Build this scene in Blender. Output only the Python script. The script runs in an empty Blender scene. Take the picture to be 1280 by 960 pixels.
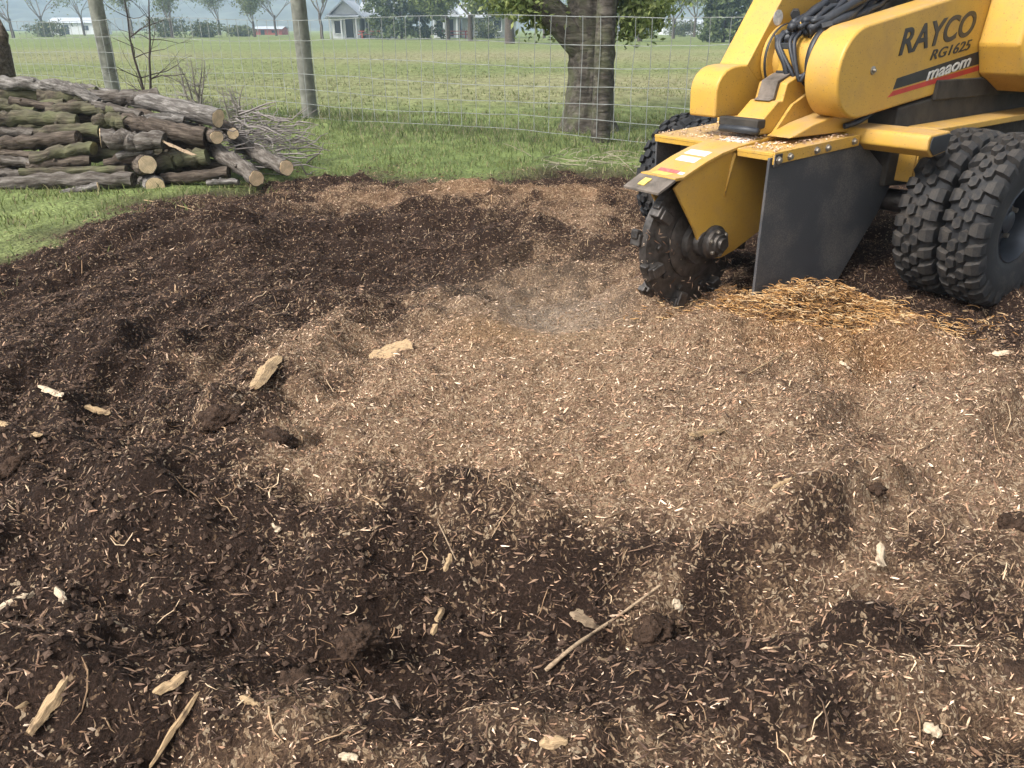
import bpy, bmesh, math, random
import numpy as np
from mathutils import Vector, Matrix

rnd = random.Random(7)
rng = np.random.default_rng(11)
S = bpy.context.scene
COL = S.collection
R = math.radians

# ------------------------------------------------------------------ camera, sky, sun, exposure
PITCH = R(24.7); FPX = 967.0; CAMZ = 1.0
cam_d = bpy.data.cameras.new('camera'); cam = bpy.data.objects.new('camera', cam_d); COL.objects.link(cam)
cam.location = (0, 0, CAMZ); cam.rotation_euler = (R(90) - PITCH, 0, 0)
cam_d.sensor_width = 36.0; cam_d.lens = FPX / 1280.0 * 36.0
cam_d.clip_start = 0.02; cam_d.clip_end = 6000
S.camera = cam
W = bpy.data.worlds.new('World'); S.world = W; W.use_nodes = True
wn = W.node_tree.nodes; wl = W.node_tree.links
bg = wn['Background']
sky = wn.new('ShaderNodeTexSky'); sky.sky_type = 'NISHITA'; sky.sun_disc = False
SUN_EL, SUN_AZ = R(48), R(-122)
sky.sun_elevation = SUN_EL; sky.sun_rotation = SUN_AZ
sky.air_density = 1.0; sky.dust_density = 4.0; sky.ozone_density = 1.0
hs = wn.new('ShaderNodeHueSaturation'); hs.inputs['Saturation'].default_value = 0.10     # cloud-veiled, nearly neutral daylight
wl.new(sky.outputs[0], hs.inputs['Color']); wl.new(hs.outputs[0], bg.inputs[0])
bg.inputs[1].default_value = 0.078
sun_d = bpy.data.lights.new('sun', 'SUN'); sun = bpy.data.objects.new('sun', sun_d); COL.objects.link(sun)
sun_d.energy = 1.5; sun_d.angle = R(15); sun_d.color = (1.0, 0.955, 0.89)
sd = Vector((math.sin(SUN_AZ) * math.cos(SUN_EL), math.cos(SUN_AZ) * math.cos(SUN_EL), math.sin(SUN_EL)))
sun.rotation_euler = sd.to_track_quat('Z', 'Y').to_euler(); sun.location = sd * 30
S.render.engine = 'CYCLES'
S.view_settings.view_transform = 'Standard'; S.view_settings.look = 'None'
S.view_settings.exposure = 1.95; S.view_settings.gamma = 1.0
S.view_settings.use_curve_mapping = False
S.cycles.max_bounces = 6; S.cycles.volume_bounces = 3; S.cycles.volume_step_rate = 4
S.render.resolution_x = 1024; S.render.resolution_y = 768

# ------------------------------------------------------------------ surveying helpers
CT, ST = math.cos(PITCH), math.sin(PITCH)
CAMP = np.array([0, 0, CAMZ])
def ray(px, py):
    a = (px - 640) / FPX; b = (480 - py) / FPX
    return np.array([a, CT + b * ST, -ST + b * CT])
def G(px, py, z=0.0):
    d = ray(px, py); return CAMP + d * ((z - CAMZ) / d[2])
def atY(px, py, Y):
    d = ray(px, py); return CAMP + d * (Y / d[1])
def depth_of(p): return p[1] * CT - (p[2] - CAMZ) * ST

# ------------------------------------------------------------------ noise (value noise on a lattice)
_tab = np.random.default_rng(5).random((256, 256)).astype(np.float32)
def vnoise(x, y, s=1.0, o=0):
    x = np.asarray(x, float) / s + o * 17.31 + 100; y = np.asarray(y, float) / s + o * 9.77 + 100
    xi = np.floor(x).astype(int); yi = np.floor(y).astype(int)
    fx = x - xi; fy = y - yi
    fx = fx * fx * (3 - 2 * fx); fy = fy * fy * (3 - 2 * fy)
    a = _tab[xi & 255, yi & 255]; b = _tab[(xi + 1) & 255, yi & 255]
    c = _tab[xi & 255, (yi + 1) & 255]; d = _tab[(xi + 1) & 255, (yi + 1) & 255]
    return (a * (1 - fx) + b * fx) * (1 - fy) + (c * (1 - fx) + d * fx) * fy - 0.5
def sstep(a, b, v):
    t = np.clip((v - a) / (b - a), 0, 1); return t * t * (3 - 2 * t)

# ------------------------------------------------------------------ object helpers
def tag(o, label=None, cat=None, group=None, kind=None):
    if label: o['label'] = label
    if cat: o['category'] = cat
    if group: o['group'] = group
    if kind: o['kind'] = kind
    return o
def link(name, me, mat=None, parent=None):
    o = bpy.data.objects.new(name, me); COL.objects.link(o)
    if mat is not None and me is not None and not me.materials: me.materials.append(mat)
    if parent is not None: o.parent = parent
    return o
def empty(name, loc=(0, 0, 0), rz=0.0, parent=None):
    o = bpy.data.objects.new(name, None); COL.objects.link(o)
    o.location = loc; o.rotation_euler = (0, 0, rz); o.empty_display_size = 0.1
    if parent is not None: o.parent = parent
    return o
class MB:
    def __init__(s): s.v = []; s.f = []
    def add(s, vs, fs):
        n = len(s.v); s.v += [tuple(map(float, v)) for v in vs]; s.f += [tuple(i + n for i in f) for f in fs]
    def box(s, c, d, M=None):
        x, y, z = d[0] / 2, d[1] / 2, d[2] / 2
        vs = [Vector((a * x, b * y, e * z)) for a in (-1, 1) for b in (-1, 1) for e in (-1, 1)]
        if M is not None: vs = [M @ v for v in vs]
        vs = [v + Vector(c) for v in vs]
        s.add(vs, [(0, 1, 3, 2), (4, 6, 7, 5), (0, 4, 5, 1), (2, 3, 7, 6), (0, 2, 6, 4), (1, 5, 7, 3)])
    def tube(s, pts, rad, sides=8, cap=True):
        pts = [Vector(p) for p in pts]; n = len(pts)
        if not hasattr(rad, '__len__'): rad = [rad] * n
        vs = []; up = None
        for i, p in enumerate(pts):
            t = (pts[min(i + 1, n - 1)] - pts[max(i - 1, 0)])
            t = t.normalized() if t.length > 1e-9 else Vector((0, 0, 1))
            if up is None:
                up = Vector((0, 0, 1)) if abs(t.z) < .9 else Vector((1, 0, 0))
            u = t.cross(up);  u = u.normalized() if u.length > 1e-6 else Vector((1, 0, 0))
            w = u.cross(t).normalized(); up = w
            for k in range(sides):
                a = 2 * math.pi * k / sides
                vs.append(p + (u * math.cos(a) + w * math.sin(a)) * rad[i])
        fs = []
        for i in range(n - 1):
            for k in range(sides):
                a = i * sides + k; b = i * sides + (k + 1) % sides
                fs.append((a, b, b + sides, a + sides))
        if cap:
            fs.append(tuple(range(sides - 1, -1, -1))); fs.append(tuple(range((n - 1) * sides, n * sides)))
        s.add(vs, fs)
    def prism(s, prof, l0, l1):          # profile in (x,z), extruded along y
        n = len(prof)
        ar = sum(prof[i][0] * prof[(i + 1) % n][1] - prof[(i + 1) % n][0] * prof[i][1] for i in range(n))
        if ar < 0: prof = prof[::-1]
        vs = [(p[0], l0, p[1]) for p in prof] + [(p[0], l1, p[1]) for p in prof]
        fs = [tuple(range(n)), tuple(range(2 * n - 1, n - 1, -1))]
        for i in range(n):
            j = (i + 1) % n; fs.append((i, i + n, j + n, j))
        s.add(vs, fs)
    def lathe_y(s, prof, c, seg=32, closed=False):  # profile (r, y) revolved round the y axis through c=(x,z)
        n = len(prof); vs = []
        for k in range(seg):
            a = 2 * math.pi * k / seg
            for r, y in prof: vs.append((c[0] + r * math.cos(a), y, c[1] + r * math.sin(a)))
        fs = []
        for k in range(seg):
            k2 = (k + 1) % seg
            for i in range(n - 1 + (1 if closed else 0)):
                j = (i + 1) % n
                fs.append((k * n + i, k * n + j, k2 * n + j, k2 * n + i))
        s.add(vs, fs)
    def build(s, name, mat, parent=None, smooth=False, bevel=0, seg=2, auto=None):
        me = bpy.data.meshes.new(name); me.from_pydata(s.v, [], s.f); me.update()
        bm = bmesh.new(); bm.from_mesh(me); bmesh.ops.recalc_face_normals(bm, faces=bm.faces); bm.to_mesh(me); bm.free()
        if smooth: me.shade_smooth()
        o = link(name, me, mat, parent)
        if bevel:
            m = o.modifiers.new('bevel', 'BEVEL'); m.width = bevel; m.segments = seg; m.limit_method = 'ANGLE'; m.angle_limit = R(35)
            me.shade_smooth(); m.harden_normals = True
        elif auto:
            me.shade_smooth(); me.set_sharp_from_angle(angle=R(auto))
        return o
def mass_mesh(name, V, T, mat, col=None, smooth=False):
    me = bpy.data.meshes.new(name)
    V = np.ascontiguousarray(V, np.float32); T = np.ascontiguousarray(T, np.int32)
    k = T.shape[1]
    me.vertices.add(len(V)); me.vertices.foreach_set('co', V.ravel())
    me.loops.add(T.size); me.loops.foreach_set('vertex_index', T.ravel())
    me.polygons.add(len(T)); me.polygons.foreach_set('loop_start', np.arange(0, T.size, k, dtype=np.int32))
    me.update(calc_edges=True)
    if col is not None:
        a = me.attributes.new('col', 'FLOAT_COLOR', 'POINT')
        c4 = np.ones((len(V), 4), np.float32); c4[:, :3] = col; a.data.foreach_set('color', c4.ravel())
    if smooth: me.shade_smooth()
    return link(name, me, mat)

# ------------------------------------------------------------------ materials
def newmat(name):
    m = bpy.data.materials.new(name); m.use_nodes = True
    return m, m.node_tree.nodes, m.node_tree.links, m.node_tree.nodes['Principled BSDF']
def nd(N, t, **kw):
    n = N.new(t)
    for k, v in kw.items():
        if k in n.inputs: n.inputs[k].default_value = v
        else: setattr(n, k, v)
    return n
def ramp(N, stops):
    r = N.new('ShaderNodeValToRGB'); e = r.color_ramp.elements
    while len(e) < len(stops): e.new(0.5)
    for q, (p, c) in zip(e, stops):
        q.position = p; q.color = (c[0], c[1], c[2], 1) if hasattr(c, '__len__') else (c, c, c, 1)
    return r
def simple(name, c, rough=.6, metal=0, nscale=30, var=.25, bump=.0, bscale=120, coord='Object', spec=.5):
    m, N, Lk, P = newmat(name)
    tc = nd(N, 'ShaderNodeTexCoord'); n1 = nd(N, 'ShaderNodeTexNoise', Scale=nscale, Detail=6.0)
    Lk.new(tc.outputs[coord], n1.inputs['Vector'])
    d = [x * (1 - var) for x in c]; b = [min(1, x * (1 + var)) for x in c]
    r = ramp(N, [(.3, d), (.7, b)]); Lk.new(n1.outputs['Fac'], r.inputs[0]); Lk.new(r.outputs[0], P.inputs['Base Color'])
    P.inputs['Roughness'].default_value = rough; P.inputs['Metallic'].default_value = metal
    P.inputs['Specular IOR Level'].default_value = spec
    if bump:
        n2 = nd(N, 'ShaderNodeTexNoise', Scale=bscale, Detail=5.0); Lk.new(tc.outputs[coord], n2.inputs['Vector'])
        bp = nd(N, 'ShaderNodeBump', Strength=bump, Distance=.01); Lk.new(n2.outputs['Fac'], bp.inputs['Height']); Lk.new(bp.outputs[0], P.inputs['Normal'])
    return m
def attr_mat(name, rough=.8, nscale=0, var=.3, trans=0.0, spec=.3, bump=0.0):
    m, N, Lk, P = newmat(name)
    at = nd(N, 'ShaderNodeAttribute'); at.attribute_name = 'col'
    src = at.outputs['Color']
    if nscale:
        tc = nd(N, 'ShaderNodeTexCoord'); n1 = nd(N, 'ShaderNodeTexNoise', Scale=nscale, Detail=4.0); Lk.new(tc.outputs['Object'], n1.inputs['Vector'])
        r = ramp(N, [(.3, 1 - var), (.7, 1 + var)]); Lk.new(n1.outputs['Fac'], r.inputs[0])
        mx = nd(N, 'ShaderNodeMix', data_type='RGBA', blend_type='MULTIPLY'); mx.inputs[0].default_value = 1
        Lk.new(src, mx.inputs[6]); Lk.new(r.outputs[0], mx.inputs[7]); src = mx.outputs[2]
        if bump:
            bp = nd(N, 'ShaderNodeBump', Strength=bump, Distance=.004); Lk.new(n1.outputs['Fac'], bp.inputs['Height']); Lk.new(bp.outputs[0], P.inputs['Normal'])
    Lk.new(src, P.inputs['Base Color']); P.inputs['Roughness'].default_value = rough; P.inputs['Specular IOR Level'].default_value = spec
    if trans:
        out = N['Material Output']; tr = nd(N, 'ShaderNodeBsdfTranslucent'); Lk.new(src, tr.inputs['Color'])
        ms = nd(N, 'ShaderNodeMixShader'); ms.inputs[0].default_value = trans
        Lk.new(P.outputs[0], ms.inputs[1]); Lk.new(tr.outputs[0], ms.inputs[2]); Lk.new(ms.outputs[0], out.inputs['Surface'])
    return m
def soil_mat():
    m, N, Lk, P = newmat('soil')
    at = nd(N, 'ShaderNodeAttribute'); at.attribute_name = 'col'
    tc = nd(N, 'ShaderNodeTexCoord')
    n1 = nd(N, 'ShaderNodeTexNoise', Scale=170.0, Detail=5.0, Roughness=.7); Lk.new(tc.outputs['Object'], n1.inputs['Vector'])
    nw = nd(N, 'ShaderNodeTexNoise', Scale=26.0, Detail=3.0); Lk.new(tc.outputs['Object'], nw.inputs['Vector'])
    r = ramp(N, [(.28, .35), (.5, 1.0), (.72, 2.1)]); Lk.new(n1.outputs['Fac'], r.inputs[0])
    mx = nd(N, 'ShaderNodeMix', data_type='RGBA', blend_type='MULTIPLY'); mx.inputs[0].default_value = 1
    Lk.new(at.outputs['Color'], mx.inputs[6]); Lk.new(r.outputs[0], mx.inputs[7])
    src = mx.outputs[2]; nrm = None
    b1 = nd(N, 'ShaderNodeBump', Strength=1.0, Distance=.03); Lk.new(n1.outputs['Fac'], b1.inputs['Height']); nrm = b1.outputs[0]
    # fine shredded wood: two layers of warped cells, each cell one flake
    for i, (sc, warp, ang) in enumerate([((210, 60, 90), .030, .5), ((75, 240, 90), .036, .2)]):
        ws = nd(N, 'ShaderNodeVectorMath', operation='SCALE'); ws.inputs['Scale'].default_value = warp * 2; Lk.new(nw.outputs['Color'], ws.inputs[0])
        av = nd(N, 'ShaderNodeVectorMath', operation='ADD'); Lk.new(tc.outputs['Object'], av.inputs[0]); Lk.new(ws.outputs[0], av.inputs[1])
        mp = nd(N, 'ShaderNodeMapping'); mp.inputs['Scale'].default_value = sc; mp.inputs['Rotation'].default_value = (0, 0, ang); Lk.new(av.outputs[0], mp.inputs[0])
        vo = nd(N, 'ShaderNodeTexVoronoi', Scale=1.0); Lk.new(mp.outputs[0], vo.inputs['Vector'])
        sp = nd(N, 'ShaderNodeSeparateColor'); Lk.new(vo.outputs['Color'], sp.inputs[0])
        ch = nd(N, 'ShaderNodeAttribute'); ch.attribute_name = 'chip'
        sb = nd(N, 'ShaderNodeMath', operation='SUBTRACT'); Lk.new(ch.outputs['Fac'], sb.inputs[0]); Lk.new(sp.outputs[0], sb.inputs[1])
        st = nd(N, 'ShaderNodeMath', operation='GREATER_THAN'); st.inputs[1].default_value = 0.0; Lk.new(sb.outputs[0], st.inputs[0])
        ins = ramp(N, [(.42, 1), (.62, 0)]); Lk.new(vo.outputs['Distance'], ins.inputs[0])
        mk = nd(N, 'ShaderNodeMath', operation='MULTIPLY'); Lk.new(st.outputs[0], mk.inputs[0]); Lk.new(ins.outputs[0], mk.inputs[1])
        cr = ramp(N, [(0, (.12, .072, .042)), (.35, (.27, .172, .105)), (.7, (.44, .305, .19)), (1, (.60, .455, .31))]); Lk.new(sp.outputs[1], cr.inputs[0])
        m2 = nd(N, 'ShaderNodeMix', data_type='RGBA'); Lk.new(mk.outputs[0], m2.inputs[0]); Lk.new(src, m2.inputs[6]); Lk.new(cr.outputs[0], m2.inputs[7]); src = m2.outputs[2]
        hh = nd(N, 'ShaderNodeMath', operation='MULTIPLY'); Lk.new(mk.outputs[0], hh.inputs[0]); Lk.new(sp.outputs[2], hh.inputs[1])
        b2 = nd(N, 'ShaderNodeBump', Strength=.7, Distance=.006); Lk.new(hh.outputs[0], b2.inputs['Height']); Lk.new(nrm, b2.inputs['Normal']); nrm = b2.outputs[0]
    # tint of the heap (fresh orange shavings, grey dry sawdust) over the flakes
    ti = nd(N, 'ShaderNodeAttribute'); ti.attribute_name = 'tint'
    m3 = nd(N, 'ShaderNodeMix', data_type='RGBA', blend_type='MULTIPLY'); m3.inputs[0].default_value = 1.0; Lk.new(src, m3.inputs[6]); Lk.new(ti.outputs['Color'], m3.inputs[7]); src = m3.outputs[2]
    Lk.new(src, P.inputs['Base Color'])
    Lk.new(nrm, P.inputs['Normal']); P.inputs['Roughness'].default_value = .95; P.inputs['Specular IOR Level'].default_value = .12
    return m
def field_mat():
    m, N, Lk, P = newmat('field_grass')
    tc = nd(N, 'ShaderNodeTexCoord'); at = nd(N, 'ShaderNodeAttribute'); at.attribute_name = 'col'
    mp = nd(N, 'ShaderNodeMapping'); mp.inputs['Scale'].default_value = (1, .45, 1); Lk.new(tc.outputs['Object'], mp.inputs[0])
    n1 = nd(N, 'ShaderNodeTexNoise', Scale=5.0, Detail=8.0, Roughness=.7); Lk.new(mp.outputs[0], n1.inputs['Vector'])
    n2 = nd(N, 'ShaderNodeTexNoise', Scale=40.0, Detail=4.0); Lk.new(tc.outputs['Object'], n2.inputs['Vector'])
    r1 = ramp(N, [(.3, .5), (.7, 1.5)]); Lk.new(n1.outputs['Fac'], r1.inputs[0])
    r2 = ramp(N, [(.3, .7), (.7, 1.3)]); Lk.new(n2.outputs['Fac'], r2.inputs[0])
    mx = nd(N, 'ShaderNodeMix', data_type='RGBA', blend_type='MULTIPLY'); mx.inputs[0].default_value = 1
    my = nd(N, 'ShaderNodeMix', data_type='RGBA', blend_type='MULTIPLY'); my.inputs[0].default_value = 1
    Lk.new(at.outputs['Color'], mx.inputs[6]); Lk.new(r1.outputs[0], mx.inputs[7]); Lk.new(mx.outputs[2], my.inputs[6]); Lk.new(r2.outputs[0], my.inputs[7])
    Lk.new(my.outputs[2], P.inputs['Base Color']); P.inputs['Roughness'].default_value = .95; P.inputs['Specular IOR Level'].default_value = .1
    b = nd(N, 'ShaderNodeBump', Strength=.8, Distance=.05); Lk.new(n2.outputs['Fac'], b.inputs['Height']); Lk.new(b.outputs[0], P.inputs['Normal'])
    return m
def bark_mat(name, c0, c1, moss=None, moss_amt=.5, sc=1.0):
    m, N, Lk, P = newmat(name)
    tc = nd(N, 'ShaderNodeTexCoord'); mp = nd(N, 'ShaderNodeMapping'); mp.inputs['Scale'].default_value = (4 * sc, 24 * sc, 24 * sc)
    Lk.new(tc.outputs['Object'], mp.inputs[0])
    n1 = nd(N, 'ShaderNodeTexNoise', Scale=1.6, Detail=8.0, Roughness=.7); Lk.new(mp.outputs[0], n1.inputs['Vector'])
    v1 = nd(N, 'ShaderNodeTexVoronoi', Scale=1.3, feature='DISTANCE_TO_EDGE'); Lk.new(mp.outputs[0], v1.inputs['Vector'])
    r = ramp(N, [(.28, [x * .5 for x in c0]), (.45, c0), (.72, c1)]); Lk.new(n1.outputs['Fac'], r.inputs[0])
    src = r.outputs[0]
    if moss:
        n2 = nd(N, 'ShaderNodeTexNoise', Scale=7.0, Detail=6.0); Lk.new(tc.outputs['Object'], n2.inputs['Vector'])
        rr = ramp(N, [(.52 - moss_amt * .3, 0), (.85 - moss_amt * .3, .8)]); Lk.new(n2.outputs['Fac'], rr.inputs[0])
        mx = nd(N, 'ShaderNodeMix', data_type='RGBA'); Lk.new(rr.outputs[0], mx.inputs[0]); Lk.new(src, mx.inputs[6]); mx.inputs[7].default_value = (*moss, 1)
        src = mx.outputs[2]
    Lk.new(src, P.inputs['Base Color']); P.inputs['Roughness'].default_value = .92; P.inputs['Specular IOR Level'].default_value = .2
    ad = nd(N, 'ShaderNodeMath', operation='ADD'); Lk.new(n1.outputs['Fac'], ad.inputs[0]); Lk.new(v1.outputs['Distance'], ad.inputs[1])
    b = nd(N, 'ShaderNodeBump', Strength=.9, Distance=.02); Lk.new(ad.outputs[0], b.inputs['Height']); Lk.new(b.outputs[0], P.inputs['Normal'])
    return m
def cut_mat():
    m, N, Lk, P = newmat('cut_wood')
    tc = nd(N, 'ShaderNodeTexCoord'); w = nd(N, 'ShaderNodeTexWave', wave_type='RINGS', rings_direction='Z', Scale=38.0, Distortion=3.0, Detail=3.0)
    Lk.new(tc.outputs['Object'], w.inputs['Vector'])
    r = ramp(N, [(0, (.55, .37, .20)), (.6, (.74, .56, .35)), (1, (.80, .63, .42))]); Lk.new(w.outputs['Fac'], r.inputs[0])
    n = nd(N, 'ShaderNodeTexNoise', Scale=18.0, Detail=5.0); Lk.new(tc.outputs['Object'], n.inputs['Vector'])
    r2 = ramp(N, [(.35, .72), (.6, 1.05)]); Lk.new(n.outputs['Fac'], r2.inputs[0])
    mx = nd(N, 'ShaderNodeMix', data_type='RGBA', blend_type='MULTIPLY'); mx.inputs[0].default_value = 1
    Lk.new(r.outputs[0], mx.inputs[6]); Lk.new(r2.outputs[0], mx.inputs[7]); Lk.new(mx.outputs[2], P.inputs['Base Color'])
    P.inputs['Roughness'].default_value = .85
    return m
def paint_mat(name='yellow_paint', c=(.50, .292, .045)):
    # enamel with dried mud film, dust and scratches of its own shape
    m, N, Lk, P = newmat(name)
    tc = nd(N, 'ShaderNodeTexCoord')
    n1 = nd(N, 'ShaderNodeTexNoise', Scale=3.5, Detail=9.0, Roughness=.65); Lk.new(tc.outputs['Object'], n1.inputs['Vector'])
    n2 = nd(N, 'ShaderNodeTexNoise', Scale=150.0, Detail=3.0); Lk.new(tc.outputs['Object'], n2.inputs['Vector'])
    r = ramp(N, [(.3, [c[0] * .86, c[1] * .82, c[2] * .9]), (.65, c)]); Lk.new(n1.outputs['Fac'], r.inputs[0])
    n3 = nd(N, 'ShaderNodeTexNoise', Scale=6.0, Detail=10.0, Roughness=.8); Lk.new(tc.outputs['Object'], n3.inputs['Vector'])
    rd = ramp(N, [(.46, 0), (.74, .62)]); Lk.new(n3.outputs['Fac'], rd.inputs[0])
    rs = ramp(N, [(.655, 0), (.69, .75)]); Lk.new(n2.outputs['Fac'], rs.inputs[0])
    mx = nd(N, 'ShaderNodeMix', data_type='RGBA'); Lk.new(rd.outputs[0], mx.inputs[0]); Lk.new(r.outputs[0], mx.inputs[6]); mx.inputs[7].default_value = (.30, .19, .09, 1)
    my = nd(N, 'ShaderNodeMix', data_type='RGBA'); Lk.new(rs.outputs[0], my.inputs[0]); Lk.new(mx.outputs[2], my.inputs[6]); my.inputs[7].default_value = (.09, .055, .03, 1)
    # worn edges and dust settled on upward faces
    ge = nd(N, 'ShaderNodeNewGeometry'); be = nd(N, 'ShaderNodeBevel', samples=4); be.inputs['Radius'].default_value = .012
    dt = nd(N, 'ShaderNodeVectorMath', operation='DOT_PRODUCT'); Lk.new(be.outputs[0], dt.inputs[0]); Lk.new(ge.outputs['Normal'], dt.inputs[1])
    ed = ramp(N, [(.86, 1), (.985, 0)]); Lk.new(dt.outputs['Value'], ed.inputs[0])
    n4 = nd(N, 'ShaderNodeTexNoise', Scale=45.0, Detail=6.0, Roughness=.7); Lk.new(tc.outputs['Object'], n4.inputs['Vector'])
    r4 = ramp(N, [(.5, 0), (.62, .85)]); Lk.new(n4.outputs['Fac'], r4.inputs[0])
    em = nd(N, 'ShaderNodeMath', operation='MULTIPLY'); Lk.new(ed.outputs[0], em.inputs[0]); Lk.new(r4.outputs[0], em.inputs[1])
    mw = nd(N, 'ShaderNodeMix', data_type='RGBA'); Lk.new(em.outputs[0], mw.inputs[0]); Lk.new(my.outputs[2], mw.inputs[6]); mw.inputs[7].default_value = (.11, .07, .045, 1)
    sz = nd(N, 'ShaderNodeSeparateXYZ'); Lk.new(ge.outputs['Normal'], sz.inputs[0]); rz_ = ramp(N, [(.75, 0), (.97, .6)]); Lk.new(sz.outputs[2], rz_.inputs[0])
    r5 = ramp(N, [(.40, .1), (.60, 1)]); Lk.new(n3.outputs['Fac'], r5.inputs[0])
    dm = nd(N, 'ShaderNodeMath', operation='MULTIPLY'); Lk.new(rz_.outputs[0], dm.inputs[0]); Lk.new(r5.outputs[0], dm.inputs[1])
    mz = nd(N, 'ShaderNodeMix', data_type='RGBA'); Lk.new(dm.outputs[0], mz.inputs[0]); Lk.new(mw.outputs[2], mz.inputs[6]); mz.inputs[7].default_value = (.36, .25, .15, 1)
    Lk.new(mz.outputs[2], P.inputs['Base Color'])
    rr = ramp(N, [(.3, .34), (.7, .62)]); Lk.new(n3.outputs['Fac'], rr.inputs[0]); Lk.new(rr.outputs[0], P.inputs['Roughness'])
    b = nd(N, 'ShaderNodeBump', Strength=.12, Distance=.004); Lk.new(n1.outputs['Fac'], b.inputs['Height']); Lk.new(b.outputs[0], P.inputs['Normal'])
    P.inputs['Specular IOR Level'].default_value = .45
    return m
def rubber_mat(name, c=(.028, .028, .031), dust=(.16, .13, .10), amt=.5, sc=60.0, rough=.62):
    m, N, Lk, P = newmat(name)
    tc = nd(N, 'ShaderNodeTexCoord')
    n1 = nd(N, 'ShaderNodeTexNoise', Scale=sc, Detail=8.0, Roughness=.75); Lk.new(tc.outputs['Object'], n1.inputs['Vector'])
    n2 = nd(N, 'ShaderNodeTexNoise', Scale=5.0, Detail=4.0); Lk.new(tc.outputs['Object'], n2.inputs['Vector'])
    a = nd(N, 'ShaderNodeMath', operation='MULTIPLY'); Lk.new(n1.outputs['Fac'], a.inputs[0]); Lk.new(n2.outputs['Fac'], a.inputs[1])
    r = ramp(N, [(.24, 0), (.46, amt)]); Lk.new(a.outputs[0], r.inputs[0])
    mx = nd(N, 'ShaderNodeMix', data_type='RGBA'); Lk.new(r.outputs[0], mx.inputs[0]); mx.inputs[6].default_value = (*c, 1); mx.inputs[7].default_value = (*dust, 1)
    Lk.new(mx.outputs[2], P.inputs['Base Color']); P.inputs['Roughness'].default_value = rough; P.inputs['Specular IOR Level'].default_value = .45
    b = nd(N, 'ShaderNodeBump', Strength=.3, Distance=.004); Lk.new(n1.outputs['Fac'], b.inputs['Height']); Lk.new(b.outputs[0], P.inputs['Normal'])
    return m

def grain_mat(name, c, rough=.85, **kw):
    m, N, Lk, P = newmat(name); tc = nd(N, 'ShaderNodeTexCoord'); mp = nd(N, 'ShaderNodeMapping'); mp.inputs['Scale'].default_value = (14, 190, 190); Lk.new(tc.outputs['Object'], mp.inputs[0])
    n = nd(N, 'ShaderNodeTexNoise', Scale=2.0, Detail=6.0, Roughness=.65); Lk.new(mp.outputs[0], n.inputs['Vector'])
    n2 = nd(N, 'ShaderNodeTexNoise', Scale=55.0, Detail=5.0); Lk.new(tc.outputs['Object'], n2.inputs['Vector'])
    r = ramp(N, [(.3, [x * .5 for x in c]), (.52, c), (.75, [min(1, x * 1.3) for x in c])]); Lk.new(n.outputs['Fac'], r.inputs[0])
    d = ramp(N, [(.52, 0), (.7, .75)]); Lk.new(n2.outputs['Fac'], d.inputs[0])
    mx = nd(N, 'ShaderNodeMix', data_type='RGBA'); Lk.new(d.outputs[0], mx.inputs[0]); Lk.new(r.outputs[0], mx.inputs[6]); mx.inputs[7].default_value = (.075, .05, .035, 1); Lk.new(mx.outputs[2], P.inputs['Base Color'])
    b = nd(N, 'ShaderNodeBump', Strength=.9, Distance=.004); Lk.new(n.outputs['Fac'], b.inputs['Height']); Lk.new(b.outputs[0], P.inputs['Normal']); P.inputs['Roughness'].default_value = rough; P.inputs['Specular IOR Level'].default_value = .2
    return m
M = {}
M['soil'] = soil_mat(); M['field'] = field_mat()
M['chips'] = attr_mat('chip_wood', .85, 220, .25)
M['crumbs'] = attr_mat('soil_crumb', .97, 260, .35, spec=.1, bump=.8)
M['splinter'] = grain_mat('splinter_wood', (.40, .275, .155), .85, nscale=60, var=.35, bump=.5, bscale=160)
M['splinter_pale'] = grain_mat('splinter_pale', (.55, .43, .30), .85, nscale=60, var=.3, bump=.5, bscale=160)
M['stick'] = grain_mat('dry_stick', (.36, .26, .17), .9, nscale=50, var=.4, bump=.5, bscale=120)
M['clod'] = simple('soil_clod', (.048, .030, .021), .97, nscale=60, var=.5, bump=1.0, bscale=130, spec=.1)
M['grass'] = attr_mat('grass_blade', .75, 0, trans=.4, spec=.2)
M['leaf'] = attr_mat('leaf', .6, 0, trans=.35, spec=.3)
M['bark_grey'] = bark_mat('bark_grey', (.078, .064, .053), (.235, .21, .185))
M['bark_brown'] = bark_mat('bark_brown', (.062, .047, .036), (.185, .147, .115))
M['bark_moss'] = bark_mat('bark_moss', (.06, .048, .036), (.17, .14, .10), (.135, .14, .07), .42)
M['bark_silver'] = bark_mat('bark_silver', (.10, .088, .078), (.34, .315, .29))
M['bark_tree'] = bark_mat('bark_tree', (.052, .044, .036), (.15, .13, .11), (.10, .11, .055), .25, .5)
M['cut'] = cut_mat()
M['post'] = simple('weathered_post', (.15, .15, .125), .92, nscale=9, var=.35, bump=.8, bscale=35)
M['twig'] = simple('dead_twig', (.19, .165, .15), .9, nscale=8, var=.3)
M['twig_dark'] = simple('dark_twig', (.055, .04, .038), .9, nscale=8, var=.3)
M['wire'] = simple('galvanised_wire', (.26, .27, .26), .55, .4, nscale=10, var=.3)
M['yellow'] = paint_mat()
M['rubber'] = rubber_mat('flap_rubber', (.043, .044, .049), (.22, .19, .16), .6, 190.0, .6)
M['tyre'] = rubber_mat('tyre_rubber', (.010, .010, .0115), (.11, .088, .065), .5, 30.0, .78)
M['hose'] = rubber_mat('hose_rubber', (.018, .02, .026), (.09, .09, .09), .4, 60.0, .5)
M['steel'] = simple('worn_steel', (.085, .075, .068), .5, .75, nscale=25, var=.5, bump=.3, bscale=80)
M['bolt'] = simple('bolt_steel', (.30, .27, .23), .45, .8, nscale=60, var=.35)
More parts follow.
